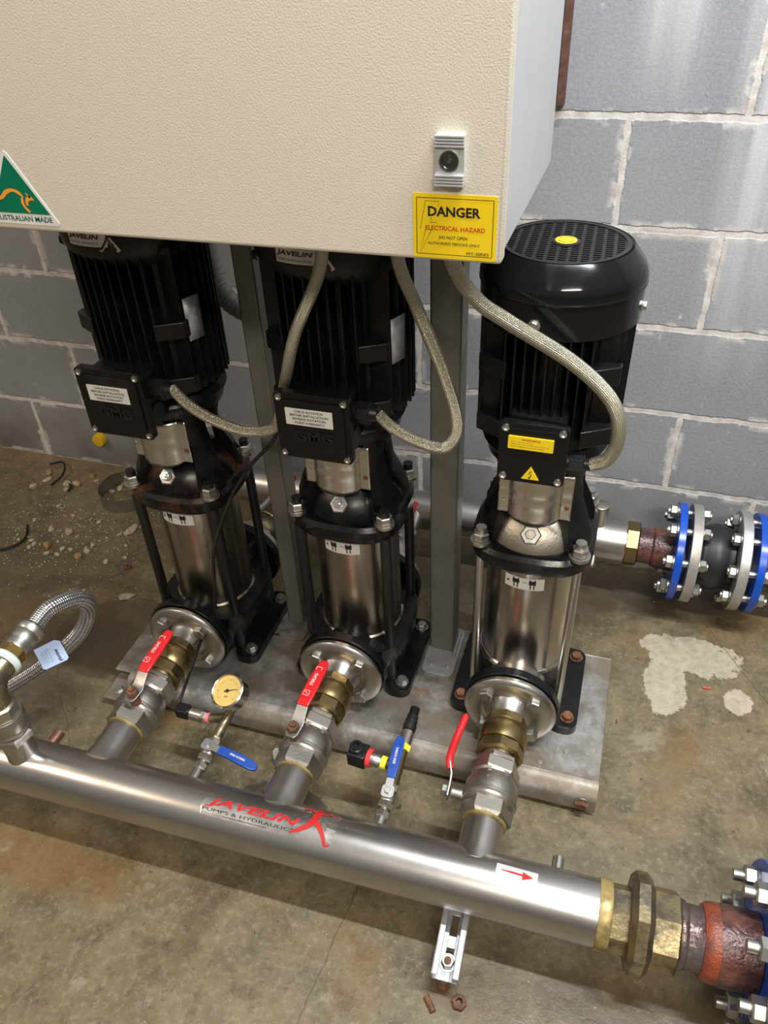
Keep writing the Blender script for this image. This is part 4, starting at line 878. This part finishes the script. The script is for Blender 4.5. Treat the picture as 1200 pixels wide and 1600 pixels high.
tp = B(T).prism([(-Wt / 2 + .008, Ht / 2), (Wt / 2 - .004, Ht / 2), (Wt / 2, Ht / 2 - .004), (Wt / 2, -Ht / 2 + .004), (Wt / 2 - .004, -Ht / 2), (-Wt / 2 + .002, -Ht / 2), (-Wt / 2, Ht / 2 - .008)], -.0003, .0003).out('tag_card', 'tag_blue', tg, smooth=False)
b = B(T @ Matrix.Rotation(R(180), 4, 'Z')); b.text('plumber', -.026, -.018 + .034 - .030, .034, .008, .03, z0=.0004)
for k in range(4): b.text('Care of hose and fitting', -.020 + .002 * k, .0 + .002 + k * .0042, .038 - .004 * k, .0016, z0=.0004)
b.out('tag_lettering', 'ink', tp, smooth=False)

# ------------------------------------------------------------------ conduits and cables
def cond(name, pts, r, mat, label, cat='conduit', group=None, n=14, **kw):
    return tag(B().tube(pts, r, n, 12, **kw).out(name, mat), label, cat, group)
g_ = 'braided conduits from the cabinet to the pump motors'
cond('braided_conduit', [(-.219, -.68, .724), (-.19, -.688, .703), (-.15, -.692, .684), (-.10, -.686, .666), (-.060, -.668, .664), (-.046, -.655, .69), (-.034, -.660, .735), (-.012, -.690, .775), (.016, -.700, .852), (.060, -.698, .945), (.070, -.698, 1.03)], .0088, 'braid', 'braided conduit sagging from left pump box and climbing behind the middle box', group=g_)
cond('braided_conduit', [(.124, -.68, .724), (.150, -.688, .708), (.185, -.690, .693), (.222, -.688, .686), (.240, -.684, .705), (.241, -.681, .738), (.220, -.680, .806), (.184, -.680, .895), (.161, -.680, .953), (.155, -.680, 1.03)], .0088, 'braid', 'braided conduit from the middle pump box looping across the right post', group=g_)
cond('braided_conduit', [(.215, -.69, 1.03), (.236, -.692, .958), (.268, -.700, .920), (.31, -.705, .897), (.395, -.705, .850), (.448, -.698, .798), (.463, -.690, .745), (.455, -.682, .702), (.434, -.680, .687)], .0098, 'braid', 'braided conduit crossing the front of the right pump motor', group=g_)
P_ = [tuple(p) for p in [(-0.26, -0.42, 0.916), (-0.26, -0.42, 0.857), (-0.255, -0.42, 0.806), (-0.234, -0.42, 0.766), (-0.196, -0.42, 0.742), (-0.14, -0.42, 0.739)]]
cond('corrugated_conduit', [(p[0] - .006, p[1] , p[2]) for p in P_[:3]] + [(p[0] - .012, p[1], p[2]) for p in P_[3:]], .019, 'conduit_grey', 'grey corrugated plastic conduit behind the left post', n=20, rmod=lambda L: 1 + .055 * math.sin(L * 2 * PI / .0062))
cond('signal_cable', [(-.040, -.648, .70), (-0.071, -0.645, 0.63), (-0.127, -0.635, 0.562), (-0.174, -0.64, 0.491), (-.213, -.668, .39), (-.228, -.672, .30), (-.245, -.680, .20), (-.262, -.70, .172), (-.245, -.78, .171), (-.232, -.85, .164), (-.236, -.868, .154)], .0032, 'wire', 'thin black cable hanging across the left pump down to the transmitter plug', 'cable', n=8)
cond('loose_wire', [(-.206, -.650, .0635), (-.226, -.585, .064), (-.226, -.567, .066), (-.19, -.570, .0635), (-.162, -.567, .0635), (-.119, -.532, .064), (-.09, -.50, .0635)], .0022, 'wire', 'thin black wire lying on the skid between left and middle pumps', 'wire', n=8)
cond('wire_scrap', [(-1.20, -.50, .004), (-1.07, -.445, .004), (-1.02, -.425, .006), (-1.003, -.38, .005), (-1.035, -.325, .004)], .0032, 'wire', 'long curved black wire scrap on the floor at the left photo edge', 'wire', n=8)
cond('wire_scrap', [(-1.163, -.05, .004), (-1.124, -.041, .012), (-1.085, -.078, .02), (-1.078, -.11, .012), (-1.09, -.145, .004)], .003, 'wire', 'hook shaped black wire scrap near the wall on the left', 'wire', n=8)
cond('wire_scrap', [(-1.056, -.13, .004), (-1.033, -.131, .006), (-1.022, -.14, .006), (-1.022, -.158, .004)], .003, 'wire', 'tiny hooked black wire scrap beside the larger hook by the wall', 'wire', n=8)
# yellow cap seen under the left terminal box
tag(B().lathe((-.986, -.0, .094), (0, -1, 0), [(0, .020), (.016, .020), (.020, .018), (.021, .012)], 28).out('yellow_cap', 'yellow_cap'), 'round yellow cap low on the block wall behind the left terminal box', 'cap')
# ------------------------------------------------------------------ debris on the floor
b = B(); b.ring((-.835, -.135, .0), (.0, .0, 1), .074, .0755, .042, 56); tag(b.out('metal_hoop', 'strap'), 'dull metal strip bent into a hoop on the floor behind the left pump', 'hoop')
def rock(x, y, r, mat, label, grp=None, sz=(1, .8, .5), seed=0, name='stone_chip'):
    b = B(); m = bmesh.ops.create_icosphere(b.bm, subdivisions=2, radius=r); rn = random.Random(seed)
    off = V((rn.random() * 9, rn.random() * 9, rn.random() * 9)); rot = Matrix.Rotation(rn.random() * 6, 3, 'Z')
    for v in m['verts']:
        k = 1 + .45 * noise.noise(v.co * (1.3 / r) + off); v.co = rot @ V((v.co.x * sz[0] * k, v.co.y * sz[1] * k, max(v.co.z * sz[2] * k, -r * sz[2] * .5)))
        v.co += V((x, y, r * sz[2] * .5))
    return tag(b.out(name, mat, smooth=False), label, 'stone', grp)
rock(-.742, -.268, .019, 'stone', 'largest flat pale stone flake on the floor left of the left pump', None, (1.4, .6, .3), 1); rock(-.715, -.245, .012, 'stone', 'flat pale flake touching the largest flake', None, (1.3, .6, .35), 2)
rock(-.927, -.384, .013, 'stone_tan', 'tan stone nearer the left photo edge, below the long wire scrap', None, (.7, 1, .7), 3); rock(-.816, -.405, .014, 'stone_tan', 'brownish tan stone with a pale stone against its back', None, (.7, 1, .7), 4)
rock(-.810, -.375, .011, 'stone', 'pale stone against the back of the brownish tan stone', None, (1, .8, .7), 5); rock(-.905, -.318, .012, 'stone', 'rounded grey-tan stone in the middle of the left grit', None, (1, 1, .5), 6)
rock(-.612, -.50, .016, 'stone', 'flat pale chip lying above the braided hose loop', None, (1.3, .7, .25), 7); rock(-1.12, -.12, .013, 'stone', 'pale stone chip near the wall left of the hooked wire', None, (1.3, .7, .4), 8)
rock(-1.035, -.15, .010, 'stone', 'round stone just in front of the hooked wire', None, (1, .8, .4), 9)
rn = random.Random(3)
for k in range(34):
    x = -.95 + rn.gauss(0, .12); y = -.34 + rn.gauss(0, .07)
    if x > -.60: continue
    rock(x, y, rn.uniform(.004, .008), 'stone', 'small pale stone chip among the grit left of the pumps', 'small pale stone chips', (1.2, .8, .5), 20 + k)
for k in range(14):
    x = rn.uniform(-1.15, -.72); y = rn.uniform(-.17, -.03); rock(x, y, rn.uniform(.006, .013), 'stone_tan' if k % 2 else 'stone', 'crumb of mortar lying at the foot of the wall', 'mortar crumbs at the wall foot', (1.2, .9, .6), 70 + k, 'mortar_crumb')
b = B()
for k in range(900):
    if k < 600: x = rn.gauss(-.92, .17); y = rn.gauss(-.33, .11)
    elif k < 760: x = rn.uniform(-1.5, 1.2); y = rn.uniform(-1.4, -.05)
    else: x = rn.uniform(-1.4, -.6); y = rn.uniform(-.15, -.01)
    if -.50 < x < .56 and -.81 < y < -.42: continue
    if y > -.005: continue
    s_ = rn.uniform(.0007, .0024) if k < 600 else rn.uniform(.0006, .0015); a = rn.random() * 6
    q = [b.bm.verts.new((x + s_ * 1.3 * math.cos(a + t), y + s_ * math.sin(a + t), .0)) for t in (0, 2.1, 4.2)]; tpv = b.bm.verts.new((x, y, s_))
    for i in range(3): b.f([q[i], q[(i + 1) % 3], tpv])
tag(b.out('fine_grit', 'grit', smooth=False), 'fine pale grit scattered over the stained floor', 'grit', kind='stuff')
def nut_thing(x, y, label, r=.010):
    b = B(); ang = [R(60 * k + 10) for k in range(6)]; b.lathe((x, y, 0), (0, 0, 1), [(0, r), (.009, r), (.010, r * .85), (.010, r * .5), (.0, r * .5), (0, r)], 6, False); return tag(b.out('loose_nut', 'rust', ang=20), label, 'nut')
nut_thing(.368, -1.145, 'rusty dark nut lying on the wet floor right of the strut stud', .0115)
nut_thing(-.667, -.407, 'dark rusty ring nut lying alone on the floor above the braided hose', .010)
tag(B().cyl((.318, -1.150, .006), (.334, -1.168, .006), .0045, n=10).out('broken_bolt', 'rust'), 'short dark broken bolt lying left of the strut stud', 'bolt')
tag(B().cyl((-.70, -.19, .006), (-.68, -.225, .006), .006, n=12).cyl((-.702, -.186, .006), (-.699, -.192, .006), .010, n=6).out('loose_screw', 'zinc'), 'small silver bolt on the floor beside the left pump head', 'bolt')
tag(B().cyl((.722, -.423, .0025), (.738, -.421, .0025), .0022, n=8).out('plastic_scrap', 'red_dot'), 'tiny red plastic scrap on the floor at the right', 'scrap')
tag(B().tube([(.94, -.30, .003), (.90, -.275, .006), (.88, -.29, .004), (.875, -.31, .003)], .0025, 8, 6).out('string_scrap', 'stone'), 'short pale string scrap on the floor below the right blue flange', 'scrap')
